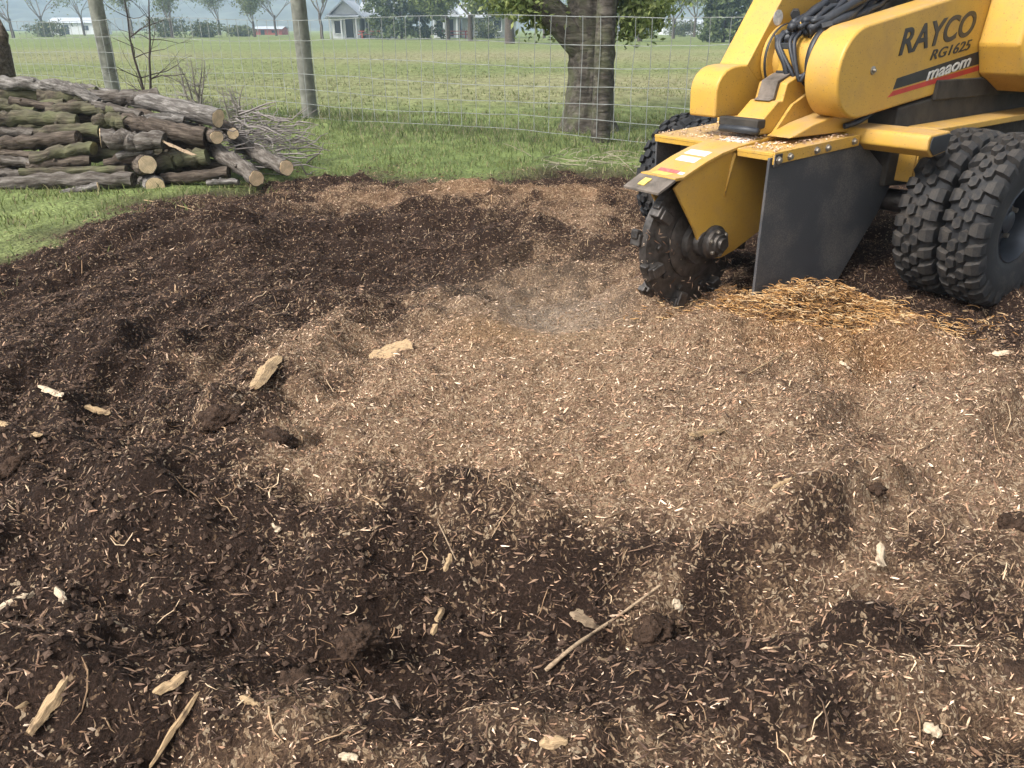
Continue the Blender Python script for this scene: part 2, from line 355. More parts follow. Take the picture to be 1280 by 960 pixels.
M['black'] = simple('black_paint', (.020, .020, .022), .5, nscale=20, var=.4)
M['engine'] = simple('grimy_underbody', (.032, .026, .020), .8, nscale=14, var=.5, bump=.4, bscale=40)
M['red'] = simple('red_decal', (.42, .035, .025), .5, nscale=30, var=.15)
M['decal_white'] = simple('white_decal', (.55, .53, .50), .6, nscale=70, var=.3)
M['decal_yellow'] = simple('yellow_decal', (.60, .42, .10), .6, nscale=70, var=.3)
M['decal_pink'] = simple('red_worn_decal', (.50, .10, .09), .6, nscale=70, var=.35)
M['rim'] = simple('grey_rim', (.035, .04, .05), .45, .5, nscale=20, var=.3)
M['nose'] = simple('scuffed_plate', (.14, .115, .095), .75, .3, nscale=16, var=.5, bump=.3)
M['white_wall'] = simple('white_siding', (.55, .56, .57), .8, nscale=3, var=.08)
M['grey_roof'] = simple('metal_roof', (.40, .42, .45), .5, .2, nscale=2, var=.12)
M['dark_glass'] = simple('dark_glass', (.03, .035, .04), .15, nscale=2, var=.2)
M['brick_red'] = simple('red_bench_paint', (.30, .07, .05), .8, nscale=3, var=.2)
M['forest'] = simple('forest_hill', (.07, .08, .065), 1.0, nscale=.06, var=.5)

# ------------------------------------------------------------------ terrain: soil patch
def blob(px, py, rx, ry):
    c = G(px, py); X = abs(G(px + rx, py)[0] - G(px - rx, py)[0]) / 2; Y = abs(G(px, py - ry)[1] - G(px, py + ry)[1]) / 2
    return c[0], c[1], X, Y
def bl(x, y, b, p=1.0):
    return np.exp(-(((x - b[0]) / b[2]) ** 2 + ((y - b[1]) / b[3]) ** 2) * p)
LIGHT = [((760, 500, 270, 100), 1.0), ((1000, 470, 220, 110), 1.0), ((640, 390, 150, 60), .7), ((1160, 470, 130, 90), .7),
         ((500, 445, 130, 38), .75), ((600, 560, 130, 45), .7), ((900, 600, 330, 55), .5), ((1220, 640, 120, 130), .40),
         ((1200, 830, 160, 150), .30), ((700, 940, 500, 60), .34), ((640, 243, 260, 14), .62), ((720, 290, 90, 40), .55), ((380, 262, 120, 20), .28),
         ((350, 890, 200, 60), .25), ((250, 330, 120, 30), .16), ((420, 640, 120, 60), .12), ((640, 625, 300, 55), .26), ((1000, 660, 260, 45), .22), ((300, 540, 150, 70), .14), ((330, 440, 120, 50), .18)]
DARK = [((480, 302, 130, 26), .5), ((90, 400, 150, 60), .25), ((850, 705, 400, 45), .20), ((90, 720, 170, 120), .35), ((820, 790, 60, 30), .25),
        ((560, 640, 160, 40), .25), ((120, 300, 70, 20), .3), ((1080, 820, 70, 40), .25), ((1180, 350, 170, 30), .45)]
LIGHT = [(blob(*b), w) for b, w in LIGHT]; DARK = [(blob(*b), w) for b, w in DARK]
ORANGE = [(blob(*b), w) for b, w in [((1010, 395, 120, 40), 1.0), ((620, 410, 60, 30), .5), ((1060, 455, 120, 30), .45), ((650, 245, 250, 14), .3)]]
GREY = [(blob(*b), w) for b, w in [((685, 360, 85, 30), .65)]]
SMOOTH = [(blob(*b), w) for b, w in [((690, 385, 85, 55), .9), ((700, 420, 100, 25), .5)]]
BUMP = [((885, 395, 60, 22), .0), ((1010, 392, 60, 22), -.01), ((1060, 365, 90, 25), -.04), ((1200, 372, 130, 34), -.055), ((860, 428, 120, 22), .08), ((900, 520, 300, 100), .06), ((690, 365, 95, 42), -.10),
        ((600, 770, 260, 60), -.06), ((850, 640, 380, 40), .045), ((850, 730, 300, 40), -.045), ((285, 515, 50, 18), .06), ((345, 545, 44, 16), .045), ((270, 300, 80, 20), .09),
        ((365, 272, 60, 12), .05), ((140, 300, 50, 12), .08), ((30, 575, 70, 30), .06), ((210, 630, 170, 50), .075), ((1230, 540, 80, 50), .07), ((400, 500, 60, 30), -.03), ((180, 470, 120, 30), -.03),
        ((490, 322, 160, 30), -.09), ((500, 420, 120, 30), -.035), ((1080, 810, 60, 26), .035), ((100, 850, 200, 80), .04), ((980, 900, 300, 60), .04), ((420, 720, 60, 60), .035), ((560, 620, 90, 30), .03),
        ((1000, 760, 200, 40), -.03), ((600, 252, 200, 12), .045), ((600, 380, 40, 40), .03), ((1120, 440, 60, 30), .03)]
BUMP = [(blob(*b), h * (1.5 if i > 4 else 1.0)) for i, (b, h) in enumerate(BUMP)]
SW = G(720, 430)
POLY = np.array([G(*p)[:2] for p in [(-60, 352), (10, 322), (70, 303), (130, 283), (200, 262), (270, 242), (340, 226), (430, 216), (520, 220), (600, 224), (680, 216), (770, 213), (860, 213), (1000, 205), (1180, 202), (1500, 205)]]
                + [np.array([7.5, 4.0]), np.array([4, -2]), np.array([-3, -2]), np.array([-3.0, 2.0])])
def poly_sd(x, y):           # >0 inside the soil patch
    x = np.asarray(x, float); y = np.asarray(y, float)
    d = np.full(x.shape, 1e9); ins = np.zeros(x.shape, bool); n = len(POLY)
    for i in range(n):
        ax, ay = POLY[i]; bx, by = POLY[(i + 1) % n]
        ex, ey = bx - ax, by - ay
        t = np.clip(((x - ax) * ex + (y - ay) * ey) / (ex * ex + ey * ey), 0, 1)
        d = np.minimum(d, np.hypot(x - ax - t * ex, y - ay - t * ey))
        c = ((ay > y) != (by > y)) & (x < ex * (y - ay) / (ey if abs(ey) > 1e-9 else 1e-9) + ax)
        ins ^= c
    d = np.where(ins, d, -d)
    return d + vnoise(x, y, .6, 1) * .6 + vnoise(x, y, .17, 2) * .42 + vnoise(x, y, .07, 17) * .2
def chip_mask(x, y):
    v = 0 * x
    for b, w in LIGHT: v = v + w * bl(x, y, b, .8)
    v = .17 + .80 * (1 - np.exp(-1.25 * v))
    for b, w in DARK: v = v - w * bl(x, y, b, .8)
    v = v + vnoise(x, y, .45, 3) * .16 + vnoise(x, y, .16, 4) * .30 + vnoise(x, y, .06, 5) * .34
    return np.clip(v, 0, 1)
def fld(L_, x, y):
    v = 0 * x
    for b, w in L_: v = v + w * bl(x, y, b, .8)
    return np.clip(v, 0, 1)
def H(x, y, fine=True):
    x = np.asarray(x, float); y = np.asarray(y, float)
    z = 0 * x
    for b, h in BUMP: z = z + h * bl(x, y, b)
    sm = 1 - .75 * fld(SMOOTH, x, y)
    rr = np.hypot((x - SW[0]) * .85, y - SW[1]); wob = vnoise(x, y, .7, 14) * 5.0 + vnoise(x, y, .25, 15) * 1.6
    z = z + .025 * np.sin(rr * 19 + wob) * sstep(.45, 1.0, rr) * (1 + 1.2 * vnoise(x, y, .5, 16)) + .010 * np.sin(rr * 47 + wob * 2.1) * sstep(.35, .8, rr)
    z = z + vnoise(x, y, .55, 6) * .07
    z = z + (vnoise(x, y, .16, 7) * .062 - np.abs(vnoise(x, y, .22, 8)) * .045 - np.abs(vnoise(x, y, .09, 13)) * .030 + vnoise(x, y, .07, 9) * .030) * sm
    if fine:
        z = z + (vnoise(x, y, .032, 10) * .022 + vnoise(x, y, .013, 12) * .012) * sm
    return z
def soil_patch():
    q = .0046
    nr = int(math.log(9.2 / .72) / q); Yv = .72 * np.exp(np.arange(nr) * q) - 1.0
    U = np.arange(-1.22, 1.36, q * .98)
    X = U[None, :] * (Yv[:, None] + 1.0); Y = np.repeat(Yv[:, None], len(U), 1)
    sd = poly_sd(X, Y)
    Z = H(X, Y) + .004
    Z = Z - .16 * sstep(.05, -.35, sd)
    cm = chip_mask(X, Y); og = fld(ORANGE, X, Y); gy = fld(GREY, X, Y); sm = fld(SMOOTH, X, Y)
    dark = np.array([.045, .0272, .0196]); tan = np.array([.29, .18, .115]); org = np.array([.19, .105, .048]); gry = np.array([.36, .305, .25]); saw = np.array([.40, .27, .155])
    k = sstep(.32, .92, cm)[..., None]
    c = dark * (1 - k) + tan * k
    c = c * (1 - .6 * og[..., None] * k) + org * .6 * og[..., None] * k
    c = c * (1 - .8 * sm[..., None]) + saw * .8 * sm[..., None]
    c = c * (1 - .8 * gy[..., None]) + gry * .8 * gy[..., None]
    c = c * (1 + .5 * vnoise(X, Y, .03, 21)[..., None])
    n0, n1 = X.shape
    idx = np.arange(n0 * n1).reshape(n0, n1)
    T = np.stack([idx[:-1, :-1], idx[:-1, 1:], idx[1:, 1:], idx[1:, :-1]], -1).reshape(-1, 4)
    keep = (sd.ravel()[T] > -.45).any(1)
    T = T[keep]
    used = np.unique(T); mp = np.full(n0 * n1, -1); mp[used] = np.arange(len(used))
    V = np.stack([X.ravel(), Y.ravel(), Z.ravel()], -1)[used]
    o = mass_mesh('soil', V, mp[T], M['soil'], c.reshape(-1, 3)[used], smooth=True)
    den = (.06 + .68 * sstep(.2, .85, cm)) * (1 - .5 * sm)
    a = o.data.attributes.new('chip', 'FLOAT', 'POINT'); a.data.foreach_set('value', den.ravel()[used].astype(np.float32))
    tn = np.ones(X.shape + (4,), np.float32)
    og_ = og[..., None] * .75; gy_ = gy[..., None] * .8
    tn[..., :3] = (1 - og_) + og_ * np.array([1.0, .78, .5]); tn[..., :3] *= (1 - gy_) + gy_ * np.array([.98, .98, 1.0])
    a = o.data.attributes.new('tint', 'FLOAT_COLOR', 'POINT'); a.data.foreach_set('color', tn.reshape(-1, 4)[used].ravel())
    tag(o, 'churned dark soil mixed with wood chips filling the foreground', None, kind='structure')
soil_patch()

def field():
    def lin(a, b, n): return np.linspace(a, b, n)
    xs = np.concatenate([-np.geomspace(900, 9, 30), lin(-8.6, 9.4, 110), np.geomspace(9.8, 900, 30)])
    ys = np.concatenate([-np.geomspace(60, 3, 8), lin(-2.6, 16, 110), np.geomspace(16.3, 1500, 90)])
    X, Y = np.meshgrid(xs, ys); sd = poly_sd(X, Y)
    Z = vnoise(X, Y, 1.3, 31) * .05 * sstep(60, 10, Y) + vnoise(X, Y, .4, 32) * .03 * sstep(30, 8, Y) - .25 * sstep(.0, .45, sd)
    g1 = np.array([.12, .155, .052]); g2 = np.array([.17, .19, .075]); dry = np.array([.24, .21, .125])
    k = (vnoise(X, Y, 2.5, 33) + .5)[..., None]
    c = g1 * (1 - k) + g2 * k
    band = .45 * np.exp(-((Y - 34) / 9) ** 2) + .45 * np.exp(-((Y - 17) / 3.5) ** 2) + .25 * np.exp(-((Y - 13) / 1.5) ** 2)
    band = np.clip(band * (1 + 1.4 * vnoise(X, Y, 6, 34)) , 0, .8)[..., None]
    c = c * (1 - band) + dry * band
    sh = sstep(-.5, .1, sd)[..., None]
    c = c * (1 - sh) + np.array([.055, .042, .026]) * sh
    n0, n1 = X.shape; idx = np.arange(n0 * n1).reshape(n0, n1)
    T = np.stack([idx[:-1, :-1], idx[:-1, 1:], idx[1:, 1:], idx[1:, :-1]], -1).reshape(-1, 4)
    o = mass_mesh('field', np.stack([X.ravel(), Y.ravel(), Z.ravel()], -1), T, M['field'], c.reshape(-1, 3), smooth=True)
    tag(o, 'wide green pasture with dry yellow bands beyond the fence', None, kind='structure')
field()
def hills():
    xs = np.linspace(-900, 900, 150); ys = np.linspace(330, 800, 30)
    X, Y = np.meshgrid(xs, ys)
    Z = 95 * sstep(330, 800, Y) * (1 + .9 * vnoise(X, Y, 260, 41)) + 9 * vnoise(X, Y, 30, 42) * sstep(330, 420, Y) + 4 * vnoise(X, Y, 9, 43) - .6
    n0, n1 = X.shape; idx = np.arange(n0 * n1).reshape(n0, n1)
    T = np.stack([idx[:-1, :-1], idx[:-1, 1:], idx[1:, 1:], idx[1:, :-1]], -1).reshape(-1, 4)
    tag(mass_mesh('hills', np.stack([X.ravel(), Y.ravel(), Z.ravel()], -1), T, M['forest'], None, True), 'hazy blue wooded hills behind the pasture', None, kind='structure')
hills()

# ------------------------------------------------------------------ loose matter: chips, fibres, crumbs, grass
def surf_frame(x, y):
    e = .02; z = H(x, y, False)
    nx = (H(x + e, y, False) - z) / e; ny = (H(x, y + e, False) - z) / e
    n = np.stack([-nx, -ny, np.ones_like(nx)], -1); n /= np.linalg.norm(n, axis=1, keepdims=True)
    return n
def sample_fan(n, ymin=-.15, ymax=6.2):
    # even spread over the ground, thinned with distance
    out = []
    while sum(len(o) for o in out) < n:
        m = n * 3
        y = rng.uniform(ymin, ymax, m); x = rng.uniform(-1, 1, m) * (1.05 * (y + .75)) + .08 * y
        p = np.clip(3.2 / (y + 1.0), 0, 1) ** .8 * (1.05 * (y + .75)) / 7.3
        k = rng.random(m) < p
        out.append(np.stack([x[k], y[k]], -1))
    return np.concatenate(out)[:n]
def chip_field(name, n, lmin, lmax, wr, palette, pw, accept, label, lift=.003, tilt=.35, curl=0.0, tiny=False, stain=True):
    P = sample_fan(n); x, y = P[:, 0], P[:, 1]
    k = (poly_sd(x, y) > -.1 - .7 * rng.random(n) ** 4) & accept(x, y); x, y = x[k], y[k]; n = len(x)
    N = surf_frame(x, y) + rng.normal(0, tilt, (n, 3)); N /= np.linalg.norm(N, axis=1, keepdims=True)
    a = np.arctan2(y - SW[1], x - SW[0]) + math.pi / 2 + rng.normal(0, .75, n) + math.pi * (rng.random(n) < .5)
    D = np.stack([np.cos(a), np.sin(a), 0 * a], -1); D -= N * (D * N).sum(1, keepdims=True); D /= np.linalg.norm(D, axis=1, keepdims=True)
    B = np.cross(N, D)
    Ln = lmin * (lmax / lmin) ** (rng.random(n) ** 1.7); Wd = Ln * rng.uniform(wr[0], wr[1], n); Th = np.minimum(Wd * rng.uniform(.25, .6, n), .004)
    C = np.stack([x, y, H(x, y) + lift + rng.uniform(-.004, .005, n)], -1)
    og = fld(ORANGE, x, y)
    pal = np.array(palette); ci = rng.choice(len(pal), n, p=np.array(pw) / sum(pw)); c = pal[ci] * rng.uniform(.7, 1.2, (n, 1))
    if stain: c = c * (rng.uniform(.34, 1.02, n) + sstep(.2, .7, chip_mask(x, y)) * .55).clip(0, 1.2)[:, None]
    c = c * (1 - .4 * og[:, None]) + np.array([.40, .21, .075]) * .4 * og[:, None]
    gy = fld(GREY, x, y)[:, None]; c = c * (1 - .6 * gy) + np.array([.42, .37, .31]) * .6 * gy
    E = lambda s, t, u: C + D * (Ln * s)[:, None] + B * (Wd * t)[:, None] + N * (Th * u)[:, None]
    j = lambda s=.12: rng.uniform(-s, s, n)
    cz = rng.uniform(-1, 1, n) * curl * Ln / np.maximum(Th, 1e-5)
    # blade of six corners with a raised ridge: pointed or blunt ends
    bl_ = rng.choice([0.0, .25, .4], n)
    vs = [E(-.5 + j(.05), j(), cz), E(-.25 + j(.1), .5 + j(), 0 + 0 * x), E(-.25 + j(.1), -.5 + j(), 0 * x), E(.25 + j(.1), .45 + j() + 0 * bl_, .0 * x), E(.25 + j(.1), -.45 + j(), 0 * x), E(.5 + j(.05), bl_ * .5, cz), E(.46 + j(.05), -bl_ * .5, cz), E(j(.1), j(.15), 1 + 0 * x)]
    if tiny:
        vs = [E(-.5 + j(.05), j(.3), 0 * x), E(j(.25), .5 + 0 * x, 0 * x), E(j(.25), -.5 + 0 * x, 0 * x), E(.5 + j(.05), j(.3), 0 * x), E(j(.2), j(.15), 1 + 0 * x)]
        F = np.array([(0, 2, 4), (0, 4, 1), (1, 4, 3), (2, 3, 4)])
    else:
        F = np.array([(0, 2, 7), (0, 7, 1), (1, 7, 3), (2, 4, 7), (7, 4, 6), (7, 6, 5), (7, 5, 3)])
    V = np.stack(vs, 1); k = V.shape[1]
    T = (np.arange(n)[:, None, None] * k + F[None]).reshape(-1, 3)
    cc = np.repeat(c[:, None, :], k, 1)
    tag(mass_mesh(name, V.reshape(-1, 3), T, M['chips'], cc.reshape(-1, 3)), label, 'wood chips', kind='stuff')
PAL = [(.53, .335, .215), (.66, .465, .325), (.33, .19, .115), (.68, .51, .375), (.175, .098, .061)]
def acc(lo, hi, g=1.0):
    def f(x, y):
        m = sstep(.1, .9, chip_mask(x, y)) ** g
        return rng.random(len(x)) < (lo + (hi - lo) * m) * (1 - .55 * fld(SMOOTH, x, y))
    return f
def acc_dark(x, y):
    return (rng.random(len(x)) < 1 - .75 * sstep(.2, .8, chip_mask(x, y))) & (rng.random(len(x)) > .9 * fld(SMOOTH, x, y))
DPAL = [(.088, .052, .036), (.135, .080, .053), (.20, .122, .079), (.058, .036, .026), (.30, .188, .12)]
chip_field('dark_shreds', 190000, .010, .036, (.07, .22), DPAL, [3, 3, 2.4, 2, 1.2], acc_dark, 'dark brown rotted shreds matted into the soil', lift=.005, tilt=.5, tiny=True, stain=False)
chip_field('fine_wood_chips', 330000, .005, .015, (.14, .42), PAL, [3, 2.2, 2.8, .7, 1.8], acc(.22, 1.0), 'fine shredded wood covering the churned soil', lift=.005, tilt=.55, tiny=True)
chip_field('wood_chips', 72000, .009, .027, (.08, .24), PAL, [3, 2.0, 3.2, .45, 2.2], acc(.2, .9), 'small tan wood chips scattered all over the churned soil', lift=.006, tilt=.5)
chip_field('coarse_wood_chips', 1900, .022, .046, (.07, .2), PAL, [3, 3, 2.4, .6, 1.4], acc(.25, .6), 'coarser tan wood flakes strewn among the small chips', lift=.005, tilt=.4)

def fibres(name, n, label):
    P = sample_fan(n); x, y = P[:, 0], P[:, 1]
    k = (poly_sd(x, y) > -.1) & (rng.random(n) < .35 + .65 * chip_mask(x, y)) & (rng.random(n) > .8 * fld(SMOOTH, x, y)); x, y = x[k], y[k]; n = len(x)
    a = np.arctan2(y - SW[1], x - SW[0]) + math.pi / 2 + rng.normal(0, .8, n); L_ = .018 * (5.0) ** (rng.random(n) ** 2); r = rng.uniform(.0004, .0011, n) * (1 + L_ * 5)
    kx = rng.normal(0, .7, n); S_ = 4
    pts = []; px, py = x.copy(), y.copy(); ang = a.copy()
    for i in range(S_ + 1):
        pts.append(np.stack([px, py, H(px, py) + .005 + rng.uniform(-.004, .008, n)], -1))
        px = px + np.cos(ang) * L_ / S_; py = py + np.sin(ang) * L_ / S_; ang = ang + kx * .7 + rng.normal(0, .35, n)
    V = []
    for i in range(S_ + 1):
        t = pts[min(i + 1, S_)] - pts[max(i - 1, 0)]; t /= np.linalg.norm(t, axis=1, keepdims=True)
        u = np.cross(t, np.array([0, 0, 1.0])); u /= np.linalg.norm(u, axis=1, keepdims=True) + 1e-9; w = np.cross(u, t)
        rr = (r * (1.0 if 0 < i < S_ else .45))[:, None]
        for q in range(3):
            an = 2 * math.pi * q / 3 + .5; V.append(pts[i] + (u * math.cos(an) * 1.5 + w * math.sin(an)) * rr)
    V = np.stack(V, 1); F = []
    for i in range(S_):
        for q in range(3):
            A = i * 3 + q; B = i * 3 + (q + 1) % 3; F += [(A, B, B + 3), (A, B + 3, A + 3)]
    F = np.array(F); m = V.shape[1]
    T = (np.arange(n)[:, None, None] * m + F[None]).reshape(-1, 3)
    pal = np.array([(.44, .29, .17), (.58, .42, .27), (.26, .16, .09), (.13, .08, .05)])
    c = pal[rng.integers(0, 4, n)] * rng.uniform(.7, 1.2, (n, 1)); og = fld(ORANGE, x, y)[:, None]
    c = c * (1 - .5 * og) + np.array([.45, .24, .085]) * .5 * og
    tag(mass_mesh(name, V.reshape(-1, 3), T, M['chips'], np.repeat(c, m, 0)), label, 'wood fibres', kind='stuff')
fibres('wood_fibres', 17000, 'thin curled wood fibres and rootlets lying in the soil')

def shavings():
    n = 4600; c = G(1035, 386); x = c[0] + rng.normal(0, .28, n); y = c[1] + rng.normal(0, .11, n)
    L_ = rng.uniform(.012, .06, n); a = rng.uniform(0, 2 * math.pi, n); kx = rng.normal(0, .8, n); el = rng.normal(.15, .35, n); S_ = 5
    hz = .10 * np.exp(-(((x - c[0]) / .26) ** 2 + ((y - c[1]) / .13) ** 2))
    p = np.stack([x, y, H(x, y) + rng.random(n) * hz + .004], -1); V = []; ang = a.copy()
    for i in range(S_ + 1):
        w = (.0019 * (1.0 if 0 < i < S_ else .4)) * rng.uniform(.6, 1.4, n)
        u = np.stack([-np.sin(ang), np.cos(ang), 0 * ang], -1); t = i / S_ - .5
        arch = np.stack([0 * ang, 0 * ang, (.25 - t * t) * L_ * .35 * np.sin(el * 3 + 1)], -1)
        V += [p + u * w[:, None] + arch, p - u * w[:, None] + arch, p + arch + np.array([0, 0, .002])]
        p = p + np.stack([np.cos(ang), np.sin(ang), np.sin(el) * .25], -1) * (L_ / S_)[:, None]; ang = ang + kx * .5
    V = np.stack(V, 1); m = V.shape[1]; F = []
    for i in range(S_):
        for q in range(3): A = i * 3 + q; B = i * 3 + (q + 1) % 3; F += [(A, B, B + 3), (A, B + 3, A + 3)]
    T = (np.arange(n)[:, None, None] * m + np.array(F)[None]).reshape(-1, 3)
    pal = np.array([(.40, .205, .068), (.50, .285, .115), (.26, .13, .045), (.60, .41, .22), (.16, .085, .04)]); cc = pal[rng.integers(0, 5, n)] * rng.uniform(.7, 1.15, (n, 1))
    tag(mass_mesh('wood_shavings', V.reshape(-1, 3), T, M['chips'], np.repeat(cc, m, 0)), 'heap of fresh orange curled shavings below the black flap', 'wood shavings', kind='stuff')
shavings()
def crumbs(name, n, label):
    P = sample_fan(n); x, y = P[:, 0], P[:, 1]
    k = (poly_sd(x, y) > -.3) & (rng.random(n) < 1.0 - sstep(.2, .5, chip_mask(x, y))) & (rng.random(n) > fld(SMOOTH, x, y)); x, y = x[k], y[k]; n = len(x)
    iv = np.array([(1, 0, 0), (-1, 0, 0), (0, 1, 0), (0, -1, 0), (0, 0, 1), (0, 0, -1)], float); itri = np.array([(0, 2, 4), (2, 1, 4), (1, 3, 4), (3, 0, 4)])
    s = .0035 * 2.8 ** (rng.random(n) ** 2)
    V = iv[None] * (1 + rng.uniform(-.5, .5, (n, len(iv), 1)))
    V = V * (s[:, None, None] * rng.uniform(.6, 1.3, (n, 1, 3)))
    V = V + np.stack([x, y, H(x, y) + s * .2 + .005], -1)[:, None]
    T = (np.arange(n)[:, None, None] * len(iv) + itri[None]).reshape(-1, 3)
    c = np.array([.040, .026, .019]) * rng.uniform(.5, 2.4, (n, 1))
    tag(mass_mesh(name, V.reshape(-1, 3), T, M['crumbs'], np.repeat(c, len(iv), 0)), label, 'soil', kind='stuff')
crumbs('soil_crumbs', 100000, 'dark loose crumbs of soil covering the ground')

def blades(name, x, y, z, hmin, hmax, wid, pal, label, lean=.5, cat='grass'):
    n = len(x); a = rng.uniform(0, 2 * math.pi, n); h = rng.uniform(hmin, hmax, n)
    w = wid * rng.uniform(.6, 1.4, n); ld = rng.uniform(0, 2 * math.pi, n); ln = h * rng.uniform(.1, lean * 2, n)
    base = np.stack([x, y, z - .01], -1); wv = np.stack([np.cos(a) * w, np.sin(a) * w, 0 * a], -1)
    lv = np.stack([np.cos(ld) * ln, np.sin(ld) * ln, 0 * a], -1); up = np.stack([0 * h, 0 * h, h], -1)
    V = np.stack([base - wv, base + wv, base + up * .6 + lv * .35 - wv * .7, base + up * .6 + lv * .35 + wv * .7, base + up + lv], 1)
    F = np.array([(0, 1, 3), (0, 3, 2), (2, 3, 4)])
    T = (np.arange(n)[:, None, None] * 5 + F[None]).reshape(-1, 3)
    pal = np.array(pal); c = pal[rng.integers(0, len(pal), n)] * rng.uniform(.75, 1.25, (n, 1))
    tag(mass_mesh(name, V.reshape(-1, 3), T, M['grass'], np.repeat(c, 5, 0)), label, cat, kind='stuff')
GP = [(.13, .165, .052), (.165, .195, .065), (.21, .23, .085), (.10, .125, .045), (.29, .255, .14)]
def grass_near():
    n = 260000; y = rng.uniform(2.6, 10.5, n); x = rng.uniform(-1, 1, n) * (.78 * y + 1.0)
    sd = poly_sd(x, y); cl = vnoise(x, y, .35, 51) + .7 * vnoise(x, y, .13, 52)
    p = sstep(.42, -.5, sd) * np.clip(.55 + cl * 1.1, .05, 1) * np.clip(7.5 / (y + 1.5), 0, 1)
    bare = np.exp(-((sd + .4) / .5) ** 2) * .55 * (vnoise(x, y, .3, 53) > -.05)
    k = rng.random(n) < p * (1 - bare) * .55; x, y = x[k], y[k]
    blades('verge_grass', x, y, vnoise(x, y, 1.3, 31) * .05 + vnoise(x, y, .4, 32) * .03, .02, .062, .0035, GP, 'uneven green grass along the edge of the soil patch')
grass_near()
def grass_fence():
    n = 17000; t = rng.uniform(-1.4, 2.4, n); o = rng.normal(0, .45, n)
    x = .85 - 3.26 * t - .52 * o; y = 7.74 + 2.0 * t - .85 * o
    k = (poly_sd(x, y) < -.05) & (rng.random(n) < np.clip(.6 + 1.2 * vnoise(x, y, .5, 54), 0, 1)); x, y = x[k], y[k]
    blades('tall_fence_grass', x, y, vnoise(x, y, 1.3, 31) * .05 + vnoise(x, y, .4, 32) * .03, .04, .12, .004, [(.115, .15, .058), (.14, .18, .068), (.25, .225, .14), (.095, .12, .05)], 'taller unmown grass growing along the foot of the wire fence')
grass_fence()
def grass_far():
    n = 70000; y = 9.5 * (36 / 9.5) ** rng.random(n); x = rng.uniform(-1, 1, n) * (.78 * y + 1)
    k = rng.random(n) < np.clip(.6 + 1.3 * vnoise(x, y, 1.2, 55), .08, 1); x, y = x[k], y[k]
    blades('pasture_grass', x, y, vnoise(x, y, 1.3, 31) * .05, .02, .06, .007, [(.14, .165, .06), (.175, .195, .075), (.25, .22, .125), (.12, .14, .052)], 'short tufted pasture grass beyond the wire fence')
grass_far()

# ------------------------------------------------------------------ stump grinder
MF = np.array([-.82, -.57, 0]); MF /= np.linalg.norm(MF); ML = np.array([-MF[1], MF[0], 0]); M0 = np.array([.73, 3.12, 0])
def PL(l, px, py):           # point on the machine's fore-and-aft plane at side offset l -> (forward, height)
    d = ray(px, py); t = (np.dot(M0 - CAMP, ML) + l) / np.dot(d, ML); p = CAMP + d * t
    return float((p - M0) @ MF), float(p[2])
def PF(f, px, py):
    d = ray(px, py); t = (np.dot(M0 - CAMP, MF) + f) / np.dot(d, MF); p = CAMP + d * t
    return float((p - M0) @ ML), float(p[2])
Y_ = M['yellow']
def copy_obj(o, parent):
    c = o.copy(); COL.objects.link(c); c.parent = parent; return c
def text_part(name, body, mat, parent, size, origin, xdir, up, shear=.25, bold=.0, wide=1.0, thick=.0015, spacing=1.0):
    cu = bpy.data.curves.new(name, 'FONT'); cu.body = body; cu.size = size; cu.shear = shear; cu.offset = bold; cu.extrude = thick; cu.space_character = spacing
    cu.fill_mode = 'BOTH'
    t = bpy.data.objects.new(name, cu); COL.objects.link(t)
    dg = bpy.context.evaluated_depsgraph_get(); me = bpy.data.meshes.new_from_object(t.evaluated_get(dg))
    COL.objects.unlink(t); bpy.data.objects.remove(t)
    xd = Vector(xdir).normalized(); zd = xd.cross(Vector(up)).normalized(); yd = zd.cross(xd)
    mat4 = Matrix((xd * wide, yd, zd)).transposed().to_4x4(); mat4.translation = Vector(origin)
    me.transform(mat4); me.materials.clear()
    return link(name, me, mat, parent)
def bolt(parent, p, axis='y', r=.011, h=.010, mat=None):
    m = MB(); sgn = 1
    if axis == 'y':
        m.lathe_y([(0, 0), (r * 1.5, 0), (r * 1.5, h * .25), (r, h * .3), (r * .95, h), (0, h)], (0, 0), 8)
    else:
        m.tube([(0, 0, 0), (0, 0, h)], r, 6)
    o = m.build('bolt', mat or M['bolt'], parent); o.location = p; return o

